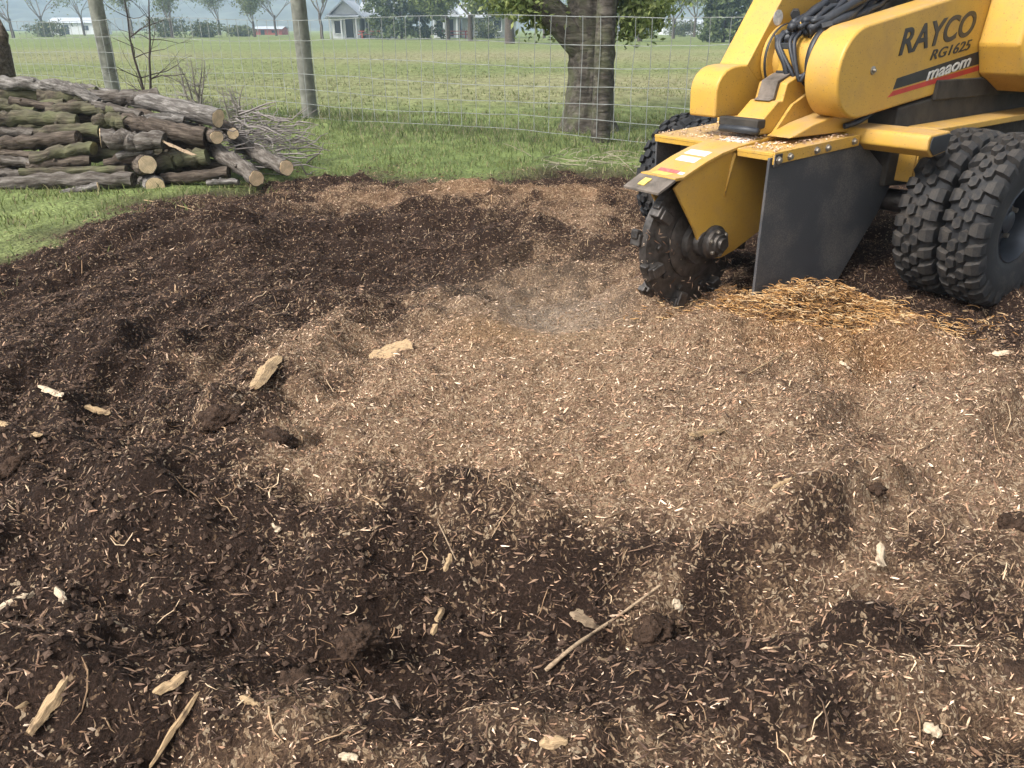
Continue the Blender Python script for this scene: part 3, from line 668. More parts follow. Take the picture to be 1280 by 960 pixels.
def stump_grinder():
    rz = math.atan2(MF[1], MF[0]); root = empty('stump_grinder', M0, rz)
    tag(root, 'yellow wheeled stump grinder with cutter wheel, black rubber flap and dual tyres', 'stump grinder')
    # --- cutter wheel
    cz = .215; m = MB()
    m.lathe_y([(0, -.022), (.24, -.024), (.268, -.018), (.268, .018), (.24, .024), (0, .022)], (0, 0), 40)
    cw = m.build('cutter_wheel', M['steel'], root, auto=40); cw.location = (0, 0, cz)
    m = MB(); m.lathe_y([(0, .022), (.15, .022), (.15, .030), (.135, .034), (.09, .036), (.085, .06), (.055, .062), (.05, .085), (0, .085)], (0, 0), 28)
    m.build('hub', M['steel'], cw, auto=40)
    tm = MB(); tm.box((.262, 0, 0), (.05, .05, .05)); tm.box((.284, 0, .022), (.026, .036, .036)); tm.box((.24, 0, -.005), (.06, .062, .045))
    t0 = tm.build('cutter_tooth', M['steel'], cw, bevel=.006)
    for k in range(14):
        o = t0 if k == 0 else copy_obj(t0, cw)
        o.rotation_euler = (0, -2 * math.pi * k / 14 - .12, 0); o.location = (0, .03 * (1 if k % 2 else -1), 0)
    for k in range(10):
        a = 2 * math.pi * k / 10
        b = bolt(cw, (.20 * math.cos(a), .021, .20 * math.sin(a)), 'y', .014, .014, M['steel'])
    # --- cutter housing: two side plates and a curved top plate
    prof = [PL(.08, *p) for p in [(843, 236), (852, 226), (862, 218), (880, 206), (900, 195), (920, 187), (945, 178)]]
    prof += [(-.50, .60), (-.55, .30), PL(.08, 945, 292), PL(.08, 918, 313), PL(.08, 902, 322), PL(.08, 890, 324), PL(.08, 878, 316), PL(.08, 872, 300), PL(.08, 868, 288)]
    m = MB(); m.prism(prof, .068, .080); hs = m.build('cutter_housing', Y_, root, bevel=.003)
    m = MB(); m.prism(prof, -.080, -.068); m.build('side_plate', Y_, root, bevel=.003)
    top = [PL(.08, *p) for p in [(841, 224), (852, 222), (862, 215), (880, 203), (900, 192), (920, 184)]]; top = [(p[0], p[1]) for p in top] + [(-.30, .60), (-.48, .605)]
    tp = [(f, z + .004) for f, z in top] + [(f, z - .008) for f, z in top[::-1]]
    m = MB(); m.prism(tp, -.092, .092); m.build('top_plate', Y_, root, bevel=.002)
    m = MB(); q = PL(.08, 918, 188); w = PL(.08, 905, 246); m.tube([(q[0], .082, q[1] - .01), (w[0], .082, w[1])], [.009, .003], 6); m.build('weld_rib', Y_, root, smooth=True)
    # nose plate folded forward
    a = top[0]; b = (a[0] + .085, a[1] - .040)
    m = MB(); m.prism([a, b, (b[0] - .002, b[1] - .010), (a[0] - .004, a[1] - .010)], -.094, .094); m.build('nose_plate', M['nose'], root, bevel=.002)
    m = MB(); m.box((a[0] + .045, -.02, a[1] - .0185), (.045, .035, .006), Matrix.Rotation(R(25), 3, 'Y')); m.build('chip_patch', M['decal_yellow'], root, bevel=.002)
    # bearing
    hx, hz = PL(.09, 893, 303)
    m = MB(); m.lathe_y([(0, .080), (.068, .080), (.068, .092), (.058, .098), (.056, .112), (.040, .116), (.038, .128), (.026, .130), (.024, .142), (0, .142)], (0, 0), 28)
    be = m.build('bearing_hub', M['steel'], root, auto=40); be.location = (hx, 0, hz)
    for k in range(6):
        t = 2 * math.pi * k / 6 + .3; bolt(be, (.047 * math.cos(t), .112, .047 * math.sin(t)), 'y', .007, .010)
    m = MB(); m.lathe_y([(0, -.06), (.035, -.06), (.035, .08), (0, .08)], (0, 0), 20); sh = m.build('shaft', M['steel'], root, smooth=True); sh.location = (hx, 0, hz)
    # stickers on the top plate
    def sticker(t0, t1, l0, l1, mat):
        def P(t):
            i = min(int(t), len(top) - 2); u = t - i; return top[i][0] * (1 - u) + top[i + 1][0] * u, top[i][1] * (1 - u) + top[i + 1][1] * u + .0048
        n = 4; vs = []; fs = []
        for i in range(n + 1):
            f, z = P(t0 + (t1 - t0) * i / n); vs += [(f, l0, z), (f, l1, z)]
        for i in range(n): fs.append((2 * i, 2 * i + 1, 2 * i + 3, 2 * i + 2))
        mm = MB(); mm.add(vs, fs); mm.build('sticker', mat, root)
    sticker(.25, 1.15, -.055, .03, M['decal_yellow']); sticker(1.25, 1.75, -.06, .045, M['decal_pink']); sticker(1.2, 1.6, .047, .075, M['decal_white'])
    sticker(2.7, 3.2, -.05, .05, M['decal_white']); sticker(3.4, 3.9, -.06, .05, M['decal_white']); sticker(5.3, 5.9, -.05, .06, M['decal_white'])
    # --- wings with lips, flaps
    def wing(l0, l1, f0, f1, lipside, name='wing_plate'):
        m = MB(); m.add([(f0, l0, .578), (f0, l1, .578), (f1, l1, .606), (f1, l0, .606), (f0, l0, .566), (f0, l1, .566), (f1, l1, .594), (f1, l0, .594)],
                        [(0, 1, 2, 3), (7, 6, 5, 4), (0, 4, 5, 1), (1, 5, 6, 2), (2, 6, 7, 3), (3, 7, 4, 0)])
        m.build(name, Y_, root, bevel=.002)
        m = MB(); m.prism([(f0, .577), (f0 - .006, .577), (f0 - .012, .548), (f0 - .004, .548)], l0, l1); m.build('front_lip', Y_, root, bevel=.002)
    wing(.093, .262, -.11, -.64, 1); wing(-.40, -.093, -.15, -.60, -1)
    m = MB(); m.prism([(-.11, .580), (-.64, .610), (-.64, .566), (-.11, .536)], .263, .271); lip = m.build('side_lip', Y_, root, bevel=.002)
    m = MB(); m.prism([(-.106, .574), (-.15, .577), (-.15, .530), (-.106, .528)], .2715, .277); m.build('clamp_plate', M['steel'], lip, bevel=.003)
    for f, z in [(-.128, .553), (-.20, .560), (-.36, .570), (-.43, .574), (-.60, .586)]: bolt(lip, (f, .2715 if f < -.15 else .277, z), 'y', .010, .012)
    fl = [PL(.262, *p) for p in [(963, 198), (1070, 172), (1083, 182), (1113, 220), (1112, 234), (1096, 268), (1047, 350), (1000, 364), (942, 372), (950, 300)]]
    m = MB(); m.prism(fl, .249, .2615); m.build('rubber_flap', M['rubber'], root, bevel=.003)
    m = MB(); m.prism([(-.155, .57), (-.60, .60), (-.62, .2), (-.50, .12), (-.17, .16)], -.398, -.388); m.build('rubber_flap', M['rubber'], root, bevel=.003)
    m = MB(); m.prism([(-.30, .565), (-.33, .565), (-.33, .10), (-.30, .10)], -.385, -.085); m.build('rubber_curtain', M['rubber'], root, bevel=.003)
    m = MB(); m.prism([(-.46, .565), (-.48, .565), (-.48, .02), (-.46, .02)], .085, .247); m.build('rubber_curtain', M['rubber'], root, bevel=.003)
    # --- neck: stepped arm rising from the housing to the pivot drum
    nk = [(-.27, .612), (-.285, .675), (-.36, .735), (-.385, .735), (-.40, .80), (-.47, .83), (-.62, .80), (-.66, .66), (-.60, .612)]
    m = MB(); m.prism(nk, -.075, .065); m.build('boom_neck', Y_, root, bevel=.006)
    m = MB(); m.prism([(-.33, .612), (-.43, .72), (-.52, .76), (-.70, .72), (-.78, .64), (-.70, .612)], .067, .082); m.build('gusset', Y_, root, bevel=.003)
    m = MB(); m.prism([(-.28, .612), (-.42, .655), (-.66, .70), (-.78, .70), (-.80, .612)], .084, .20); m.build('gusset', Y_, root, bevel=.006)
    m = MB(); m.prism([(-.345, .735), (-.385, .737), (-.40, .80), (-.46, .828), (-.46, .836), (-.385, .808), (-.37, .745)], -.05, .03); m.build('wear_strip', M['nose'], root, bevel=.002)
    m = MB(); m.box((-.255, -.02, .655), (.05, .20, .035)); m.build('clamp_block', M['engine'], root, bevel=.006)
    m = MB(); m.tube([(-.225, -.10, .628), (-.222, 0, .632), (-.225, .09, .630)], .014, 8); m.build('hose', M['hose'], root, smooth=True)
    dc = (-.575, .885)
    m = MB(); m.lathe_y([(0, -.12), (.125, -.12), (.132, -.112), (.132, -.085), (.10, -.08), (.10, .085), (.125, .09), (.125, .125), (0, .125)], (0, 0), 40)
    d = m.build('pivot_drum', Y_, root, auto=40); d.location = (dc[0], 0, dc[1])
    m = MB(); m.lathe_y([(.129, -.098), (.137, -.096), (.137, -.088), (.129, -.086)], (0, 0), 40, True); m.build('drum_seal', M['black'], d, smooth=True)
    m = MB(); m.lathe_y([(.12, .095), (.129, .097), (.129, .118), (.12, .12)], (0, 0), 40, True); m.build('drum_seal', M['black'], d, smooth=True)
    m = MB(); m.box((-.475, -.01, .885), (.03, .065, .10), Matrix.Rotation(R(8), 3, 'Y')); vb = m.build('valve_block', Y_, root, bevel=.005)
    for z in (.832, .935):
        m = MB(); m.box((-.462, -.01, z), (.02, .06, .022)); m.build('fitting', M['black'], vb, bevel=.003)
    # --- near arm cover with the lettering
    lc = .285
    fr = PL(lc, 1016 + 38, 97); e0 = PL(lc, 1075, 148); e1 = PL(lc, 1222, 102)
    t0 = PL(lc, 1088, 30)
    dx = Vector((e1[0] - e0[0], e1[1] - e0[1])).normalized(); nrm = Vector((dx.y, -dx.x))
    if nrm.y < 0: nrm = -nrm
    hgt = abs((Vector(t0) - Vector(e0)).dot(nrm)); r = hgt / 2
    c0 = Vector(e0) + nrm * r
    t1 = PL(lc, 1180, 0.5); td = (Vector(t1) - Vector(t0)).normalized()
    pr = [tuple(Vector(t0) + td * 1.05), tuple(t0)]
    for i in range(1, 24):
        a = math.pi / 2 - math.pi * i / 24; pr.append(tuple(c0 + nrm * (r * math.sin(a)) - dx * (r * math.cos(a))))
    pr += [tuple(e0), tuple(Vector(e0) + dx * 1.05)]
    m = MB(); m.prism(pr, lc - .15, lc); ac = m.build('arm_cover', Y_, root, bevel=.012, seg=3)
    X3 = lambda p, l: Vector((p[0], l, p[1]))
    xd = Vector((dx.x, 0, dx.y)); up = Vector((nrm.x, 0, nrm.y))
    def on(px, py): p = PL(lc, px, py); return Vector((p[0], lc + .0012, p[1]))
    def run(a, b): return (on(*b) - on(*a))
    # RAYCO: set from its baseline, fitted to its width
    def fit_text(body, a, b, hpx, mat, bold, shear):
        base = on(*a); v = run(a, b); hh = run(a, (a[0] + 4, a[1] - hpx)).length
        o = text_part('lettering', body, mat, ac, hh / .70, (0, 0, 0), (1, 0, 0), (0, 1, 0), shear, bold * hh)
        xs = [w_.co.x for w_ in o.data.vertices]; wd = max(xs) - min(xs); x0 = min(xs)
        x_ = v.normalized(); zz = x_.cross(up).normalized(); yy = zz.cross(x_)
        if zz.y < 0: zz = -zz
        k = v.length / wd
        T = Matrix((x_ * k, yy, zz)).transposed().to_4x4(); T.translation = base - x_ * (x0 * k)
        o.data.transform(T); return o
    fit_text('RAYCO', (1123, 69), (1217, 42), 32, M['black'], .03, .22)
    fit_text('RG1625', (1162, 75.5), (1213, 61), 12.5, M['black'], .012, .28)
    def quad(pts, mat, name, h=.001):
        vs = [on(*p) + Vector((0, h - .0012, 0)) for p in pts]; m = MB(); m.add(vs + [v_ - Vector((0, .0008, 0)) for v_ in vs], [(0, 1, 2, 3), (7, 6, 5, 4)] + [(i, i + 4, (i + 1) % 4 + 4, (i + 1) % 4) for i in range(4)]); return m.build(name, mat, ac)
    quad([(1116, 112), (1121, 98), (1230, 62), (1230, 78)], M['black'], 'black_stripe', .0010)
    quad([(1109, 122), (1116, 114), (1230, 80), (1230, 86)], M['red'], 'red_stripe', .0010)
    lo = fit_text('maaom', (1157, 101), (1212, 82), 16, M['decal_white'], .02, .30); lo.data.transform(Matrix.Translation((0, .0006, 0)))
    p = on(1091, 88); m = MB(); m.lathe_y([(0, .012), (.006, .012), (.007, .004), (.016, .002), (.016, -.002), (0, -.002)], (0, 0), 16); b = m.build('bolt', M['bolt'], ac, auto=40); b.location = p
    # --- far arm block and lift beam
    bp = [(-.50, .665), (-.212, .665), (-.205, .765)] + [(-.205 - .105 * (1 - math.cos(a)), .765 + .095 * math.sin(a)) for a in (R(20), R(40), R(60), R(78))] + [(-.33, .863), (-.50, .868)]
    m = MB(); m.prism(bp, -.27, -.125); m.build('arm_cover', Y_, root, bevel=.010, seg=3)
    m = MB(); m.prism([(-.372, .862), (-.54, 1.108), (-.82, 1.50), (-1.10, 1.50), (-.75, 1.0), (-.60, .80), (-.45, .80)], -.272, -.123); m.build('lift_beam', Y_, root, bevel=.006)
    s0 = PL(-.12, 973, 22); m = MB(); m.lathe_y([(0, 0), (.030, 0), (.030, .001), (0, .001)], (0, 0), 18); st = m.build('sticker', M['decal_white'], root); st.location = (s0[0], -.122, s0[1])
    # --- hoses between the arms
    hr = random.Random(3)
    for k in range(30):
        l = hr.uniform(-.105, .125); n = 10; pts = []
        off = hr.uniform(-.03, .06); st_f = -.455 - hr.uniform(0, .10)
        for i in range(n):
            u = i / (n - 1)
            f = st_f - 1.05 * u; z = .955 + off + .42 * u + hr.uniform(-.024, .024)
            pts.append((f, min(.128, max(-.11, l * (1 - .1 * u) + hr.uniform(-.04, .04))), z))
        cu = smooth_path(pts, 5); r0 = hr.uniform(.011, .021)
        m = MB(); m.tube(cu, [r0 * (1 + .10 * math.sin(i * .8 + k)) for i in range(len(cu))], 8); m.build('hose', M['hose'], root, smooth=True)
    for k in range(9):
        m = MB(); f = -.5 - hr.uniform(0, .35); l = hr.uniform(-.08, .11); z = 1.0 + .40 * (-.5 - f) + hr.uniform(-.01, .03)
        m.tube([(f, l, z), (f - .03, l + hr.uniform(-.03, .03), z + .01)], [.019, .019], 6); m.build('hose_fitting', M['bolt'] if k % 3 == 0 else M['black'], root, smooth=False)
    for k, (l0, l1) in enumerate([(-.06, .02), (-.05, .05), (.0, .09), (.02, .10)]):
        pts = [(-.50, l0, .985), (-.455, l0 + .01, .94), (-.452, l1 - .02, .87 - .02 * k), (-.47, l1, .80 + .015 * k), (-.54, l1 + .02, .76 + .02 * k)]
        m = MB(); m.tube(smooth_path(pts, 4), .0085 if k else .012, 8); m.build('hose', M['hose'], root, smooth=True)
    m = MB(); m.tube(smooth_path([(-.52, -.02, 1.0), (-.53, .05, 1.015), (-.56, .11, 1.01)], 4), .019, 10); m.build('cylinder_rod', Y_, root, smooth=True)
    # --- engine hood (chamfered box)
    hood_l = .262
    def hoodrow(f, l0, l1, z): return [(f, l0, z), (f, l1, z)]
    m = MB()
    sec = [(-1.46, 1.60), (-1.385, 1.0), (-1.375, .935), (-1.44, .815), (-1.62, .74)]
    A = [(f, .285, z) for f, z in sec] + [(-2.4, .285, .74), (-2.4, .285, 1.6)]
    B = [(f, .455 + (0 if i not in (0, 1, 2) else .0), z) for i, (f, z) in enumerate(sec)] + [(-2.4, .455, .74), (-2.4, .455, 1.6)]
    C_ = [(f - .10, .53, z) for f, z in sec] + [(-2.4, .53, .74), (-2.4, .53, 1.6)]
    n = len(A); vs = A + B + C_; fs = [tuple(range(n)), tuple(range(3 * n - 1, 2 * n - 1, -1))]
    for s_ in (0, n):
        for i in range(n): j = (i + 1) % n; fs.append((s_ + i, s_ + n + i, s_ + n + j, s_ + j))
    m.add(vs, fs); m.build('engine_hood', Y_, root, bevel=.012, seg=3)
    m = MB(); m.prism([(-1.30, 1.5), (-1.30, .75), (-2.4, .75), (-2.4, 1.6)], -.50, .12); m.build('engine_body', M['engine'], root, bevel=.01)
    m = MB(); m.prism([(-.86, .70), (-.86, .38), (-2.3, .30), (-2.3, .74), (-1.2, .74)], -.52, .285); m.build('chassis', M['engine'], root, bevel=.01)
    m = MB(); m.prism([(-.95, .60), (-.95, .625), (-2.3, .66), (-2.3, .63)], .287, .42); m.build('fender_rail', Y_, root, bevel=.004)
    m = MB(); m.prism([(-1.1, .80), (-1.1, .72), (-2.3, .72), (-2.3, .80)], .125, .30); m.build('frame_rail', M['engine'], root, bevel=.006)
    m = MB(); m.tube(smooth_path([(-.60, .22, .64), (-.70, .22, .655), (-.85, .20, .70), (-1.05, .15, .73)], 4), .012, 8); m.build('hose', M['hose'], root, smooth=True)
    # --- cross beam with dark end, bracket under it
    m = MB(); m.prism([(-.655, .615), (-.665, .632), (-.80, .640), (-.812, .628), (-.80, .560), (-.70, .545), (-.655, .575)], -.50, .545); cb = m.build('cross_beam', Y_, root, bevel=.008)
    m = MB(); m.prism([(-.668, .610), (-.675, .624), (-.792, .631), (-.802, .622), (-.792, .567), (-.703, .554), (-.668, .580)], .546, .550); m.build('end_cap', M['black'], cb, bevel=.003)
    m = MB(); m.prism([(-.93, .56), (-.955, .56), (-.955, .40), (-.93, .40)], .0, .36); m.build('bracket_plate', Y_, root, bevel=.004)
    m = MB(); m.prism([(-.93, .56), (-1.05, .56), (-1.05, .45), (-.93, .40)], .362, .372); m.build('bracket_plate', Y_, root, bevel=.003)
    m = MB(); m.prism([(-.76, .545), (-.90, .545), (-.95, .36), (-.82, .33)], -.50, .04); m.build('bracket_plate', M['engine'], root, bevel=.004)
    m = MB(); m.lathe_y([(0, -1.04), (.05, -1.04), (.05, .66), (0, .66)], (0, 0), 14); ax = m.build('axle', M['steel'], root, smooth=True); ax.location = (-1.08, 0, .28); ax.rotation_euler = (R(2), 0, 0)
    # --- wheels
    Rw = .345; wdt = .166
    h = wdt / 2
    tp_ = [(.158, -h * .80), (.19, -h * .92), (.25, -h * 1.03), (.295, -h), (.318, -h * .86), (.326, -h * .5), (.328, 0), (.326, h * .5), (.318, h * .86), (.295, h), (.25, h * 1.03), (.19, h * .92), (.158, h * .80), (.150, h * .6), (.150, -h * .6)]
    m = MB(); m.lathe_y(tp_, (0, 0), 56, True); tmp = m.build('tyre', M['tyre'], None, auto=50); tyre_me = tmp.data; bpy.data.objects.remove(tmp)
    m = MB(); m.lathe_y([(.158, h * .70), (.162, h * .80), (.154, h * .84), (.146, h * .6), (.138, h * .1), (.136, -h * .3), (.10, -h * .35), (.085, -h * .1), (.05, -h * .05), (.045, h * .3), (.03, h * .36), (0, h * .36)], (0, 0), 40); tmp = m.build('rim', M['rim'], None, auto=40); rim_me = tmp.data; bpy.data.objects.remove(tmp)
    m = MB(); m.lathe_y([(0, -h * .5), (.07, -h * .5), (.07, -h * .2), (0, -h * .2)], (0, 0), 16); tmp = m.build('wheel', M['black'], None); hub_me = tmp.data; bpy.data.objects.remove(tmp)
    # tread blocks: block local frame x = radial, y = lateral, z = along the circumference
    def block(outl, r0, r1, inset=.82):
        n = len(outl); cx = sum(p[0] for p in outl) / n; cy = sum(p[1] for p in outl) / n
        vs = [(r0, p[0], p[1]) for p in outl] + [(r1, cx + (p[0] - cx) * inset, cy + (p[1] - cy) * inset) for p in outl]
        m = MB(); m.add(vs, [tuple(range(n, 2 * n))] + [(i, (i + 1) % n, (i + 1) % n + n, i + n) for i in range(n)]); t = m.build('tread_block', M['tyre'], None, auto=30); me = t.data; bpy.data.objects.remove(t); return me
    cblk = block([(-.018, -.017), (0, -.027), (.018, -.017), (.018, .017), (0, .027), (-.018, .017)], .320, .347, .86)
    def shoulder(sg, big):
        w_ = .030 if big else .023
        i0, i1, i2 = (.036, .064, h * 1.02)
        vs = []
        for (y, r0, r1) in ((i0, .318, .346), (i1, .316, .343), (i2, .285, .325), (h * 1.04 if big else h * 1.03, .262 if big else .275, .285 if big else .30)):
            for z in (-w_, w_):
                zz = z * (1.0 if y > .05 else .7)
                vs += [(r0, sg * y * .97, zz * 1.1), (r1, sg * y, zz * .85)]
        fs = []
        for s_ in range(3):
            a = s_ * 4; fs += [(a + 1, a + 5, a + 7, a + 3), (a, a + 1, a + 5, a + 4) if sg else 0, (a + 2, a + 6, a + 7, a + 3)]
        fs += [(0, 2, 3, 1), (12, 13, 15, 14)]
        m = MB(); m.add(vs, fs); t = m.build('tread_block', M['tyre'], None, auto=30); me = t.data; bpy.data.objects.remove(t); return me
    sh = {(s_, b): shoulder(s_, b) for s_ in (-1, 1) for b in (0, 1)}
    NB = 26
    jr = random.Random(8)
    def placements():
        out = []
        for k in range(NB):
            a = 2 * math.pi * k / NB
            out += [(cblk, a + jr.uniform(-.015, .015), -.018 + jr.uniform(-.003, .003)), (cblk, a + math.pi / NB + jr.uniform(-.02, .02), .018)]
            out += [(sh[(-1, k % 2)], a + math.pi / NB * .6, 0), (sh[(1, (k + 1) % 2)], a - math.pi / NB * .3, 0)]
        return out
    spots = [('near', -1.08, .697, 1), ('near', -1.08, .506, 1), ('far', -1.08, -.86, -1), ('far', -1.08, -1.047, -1)]
    for kind, f, l, sg in spots:
        w = link('wheel', hub_me, None, root); w.location = (f, l, Rw - (.065 if sg > 0 else .125)); w.rotation_euler = (0, jr.uniform(0, 6), 0 if sg > 0 else math.pi)
        link('tyre', tyre_me, None, w); link('rim', rim_me, None, w)
        if kind == 'near':
            for me, a, y in placements():
                o = link('tread_block', me, None, w); o.rotation_euler = (0, -a, 0); o.location = (0, y, 0)
            for k in range(6):
                t = 2 * math.pi * k / 6; bolt(w, (.105 * math.cos(t), -h * .33, .105 * math.sin(t)), 'y', .011, .03)
        else:
            m = MB()
            for me, a, y in placements():
                Mx = Matrix.Rotation(-a, 4, 'Y'); Mx.translation = (0, y, 0)
                m.add([Mx @ v.co for v in me.vertices], [tuple(p_.vertices) for p_ in me.polygons])
            tag(m.build('tread', M['tyre'], w, auto=30), kind='stuff')
    # debris lying on the flat plates and caught on the cutter wheel
    nV = []; nF = []; nc = []
    dr = np.random.default_rng(2)
    for k in range(260):
        a = dr.uniform(2.6, 6.6); rr_ = .262 if k % 3 else dr.uniform(.10, .26); l = dr.uniform(-.02, .02) if k % 3 else .028
        f = rr_ * math.cos(a); z = cz + rr_ * math.sin(a); d_ = Vector(dr.normal(0, 1, 3)).normalized(); e_ = d_.orthogonal().normalized(); s_ = dr.uniform(.008, .03); w_ = dr.uniform(.0015, .004)
        p_ = Vector((f, l, z)); b = len(nV); q = [p_ - d_ * s_, p_ + e_ * w_, p_ + d_ * s_, p_ - e_ * w_, p_ + d_.cross(e_) * .004]
        nV += [tuple(v_) for v_ in q]; nF += [(b, b + 1, b + 4), (b + 1, b + 2, b + 4), (b + 2, b + 3, b + 4), (b + 3, b, b + 4)]
        c = np.array(PAL[dr.integers(0, 5)]) * dr.uniform(.6, 1.0); nc += [c] * 5
    areas = [((-.12, -.62), (.095, .26)), ((-.16, -.59), (-.395, -.095)), ((-.16, -.30), (-.08, .08))]
    for (f0, f1), (l0, l1) in areas:
        for k in range(230):
            f = dr.uniform(f1, f0); l = dr.uniform(l0, l1); z = (.580 + (.606 - .578) * (-.11 - f) / .53) + .003
            if l1 == .08: z = np.interp(-f, [.119, .30, .48], [.574, .604, .609]) + .006
            a = dr.uniform(0, 6.3); s_ = dr.uniform(.002, .009); w_ = s_ * dr.uniform(.3, .7)
            ca, sa = math.cos(a), math.sin(a); b = len(nV)
            nV += [(f - ca * s_, l - sa * s_, z), (f + sa * w_, l - ca * w_, z), (f + ca * s_, l + sa * s_, z), (f - sa * w_, l + ca * w_, z), (f, l, z + .004)]
            nF += [(b, b + 1, b + 4), (b + 1, b + 2, b + 4), (b + 2, b + 3, b + 4), (b + 3, b, b + 4)]
            c = np.array(PAL[dr.integers(0, 5)]) * dr.uniform(.7, 1.1); nc += [c] * 5
    o = mass_mesh('chip_debris', np.array(nV), np.array(nF), M['chips'], np.array(nc)); o.parent = root; tag(o, kind='stuff')
def smooth_path(pts, k):
    P = [Vector(p) for p in pts]; P = [P[0] * 2 - P[1]] + P + [P[-1] * 2 - P[-2]]; out = []
    for i in range(1, len(P) - 2):
        a, b, c, d = P[i - 1], P[i], P[i + 1], P[i + 2]
        for q in range(k):
            t = q / k
            out.append(.5 * ((2 * b) + (c - a) * t + (2 * a - 5 * b + 4 * c - d) * t * t + (3 * b - a - 3 * c + d) * t ** 3))
    out.append(P[-2]); return out
stump_grinder()

# ------------------------------------------------------------------ wire fence
def fence():
    A = np.array([.85, 7.74]); D = np.array([-3.26, 2.0]); Ln = np.linalg.norm(D); d = D / Ln
    root = empty('wire_fence', (A[0], A[1], 0)); tag(root, 'woven wire stock fence on weathered round posts in front of the pasture', 'fence')
    jr = random.Random(4)
    rad = {0: .09, 1: .088, 2: .10, 3: .10, -1: .10, -2: .10}
    for k in range(-2, 4):
        p = D * k; m = MB(); n = 12; lean = (jr.uniform(-.02, .02), jr.uniform(-.02, .02))
        pts = [(p[0] + lean[0] * i / n, p[1] + lean[1] * i / n, -.2 + 1.85 * i / n) for i in range(n + 1)]
        m.tube(pts, [rad[k] * (1.06 - .1 * i / n + jr.uniform(-.03, .03)) for i in range(n + 1)], 14)
        m.build('post', M['bark_tree'] if k == 0 else M['post'], root, auto=60)
    front = np.array([d[1], -d[0]]); front = front if front[1] < 0 else -front
    zs = [.06, .20, .34, .50, .68, .88, 1.10]
    s0, s1 = -2 * Ln, 3 * Ln
    for zi, z in enumerate(zs):
        pts = []
        for s in np.arange(s0, s1, .24):
            q = d * s + front * .11; pts.append((q[0], q[1] , z + .02 * math.sin(s * 1.3 + zi) + jr.uniform(-.005, .005)))
        m = MB(); m.tube(pts, .0031, 3, False); m.build('line_wire', M['wire'], root)
    for s in np.arange(s0, s1, .17):
        s = s + jr.uniform(-.012, .012); pts = []
        for z in np.linspace(.06, 1.10, 6):
            q = d * (s + jr.uniform(-.008, .008)) + front * .113; pts.append((q[0], q[1], z + .02 * math.sin(s * 1.3)))
        m = MB(); m.tube(pts, .0034, 3, False); m.build('stay_wire', M['wire'], root)
fence()

# ------------------------------------------------------------------ trees
def grow(mb, p, d, L_, r, depth, R_, spread=.6, tips=None, sides=5, up=.12, kids=(2, 3), segs=4, wob=.18):
    pts = [Vector(p)]; rr = [r]; dd = Vector(d).normalized()
    for i in range(segs):
        dd = (dd + Vector((R_.gauss(0, wob), R_.gauss(0, wob), R_.gauss(0, wob) + up))).normalized()
        pts.append(pts[-1] + dd * L_ / segs); rr.append(r * (1 - .45 * (i + 1) / segs))
    mb.tube(pts, rr, sides, False)
    if tips is not None and depth <= 1: tips += pts[1:]
    if depth <= 0: return
    for k in range(R_.randint(*kids)):
        i = R_.randint(max(1, segs - 2), segs)
        a = R_.uniform(0, 6.28); s = R_.uniform(.5, 1.1) * spread
        perp = dd.orthogonal().normalized(); perp = Matrix.Rotation(a, 3, dd) @ perp
        grow(mb, pts[i], dd * math.cos(s) + perp * math.sin(s), L_ * R_.uniform(.62, .85), rr[i] * R_.uniform(.55, .75), depth - 1, R_, spread, tips, max(3, sides - 1), up, kids, segs, wob)
def leaf_mesh(name, pts, spread, n, size, pal, parent, seed=1, flat=.0, mat=None):
    g = np.random.default_rng(seed); P = np.array([tuple(p) for p in pts]); i = g.integers(0, len(P), n)
    C = P[i] + g.normal(0, 1, (n, 3)) * np.array(spread)
    def unit(v): return v / np.linalg.norm(v, axis=1, keepdims=True)
    A = unit(g.normal(0, 1, (n, 3)) + np.array([0, 0, -flat])); B = unit(np.cross(A, g.normal(0, 1, (n, 3))))
    s = (size * g.uniform(.6, 1.4, n))[:, None]
    V = np.stack([C - A * s, C + B * s * .45, C + A * s, C - B * s * .45], 1).reshape(-1, 3)
    T = (np.arange(n)[:, None] * 4 + np.arange(4)[None])
    pal = np.array(pal); cl = vnoise(C[:, 0] * 3, C[:, 1] * 3 + C[:, 2] * 2.1, .9, 61)[:, None]
    c = pal[g.integers(0, len(pal), n)] * g.uniform(.7, 1.3, (n, 1)) * (1 + .5 * cl)
    o = mass_mesh(name, V, T, mat or M['leaf'], np.repeat(c, 4, 0)); o.parent = parent
    return o
LEAFG = [(.15, .195, .06), (.20, .245, .08), (.27, .30, .11), (.12, .15, .05)]
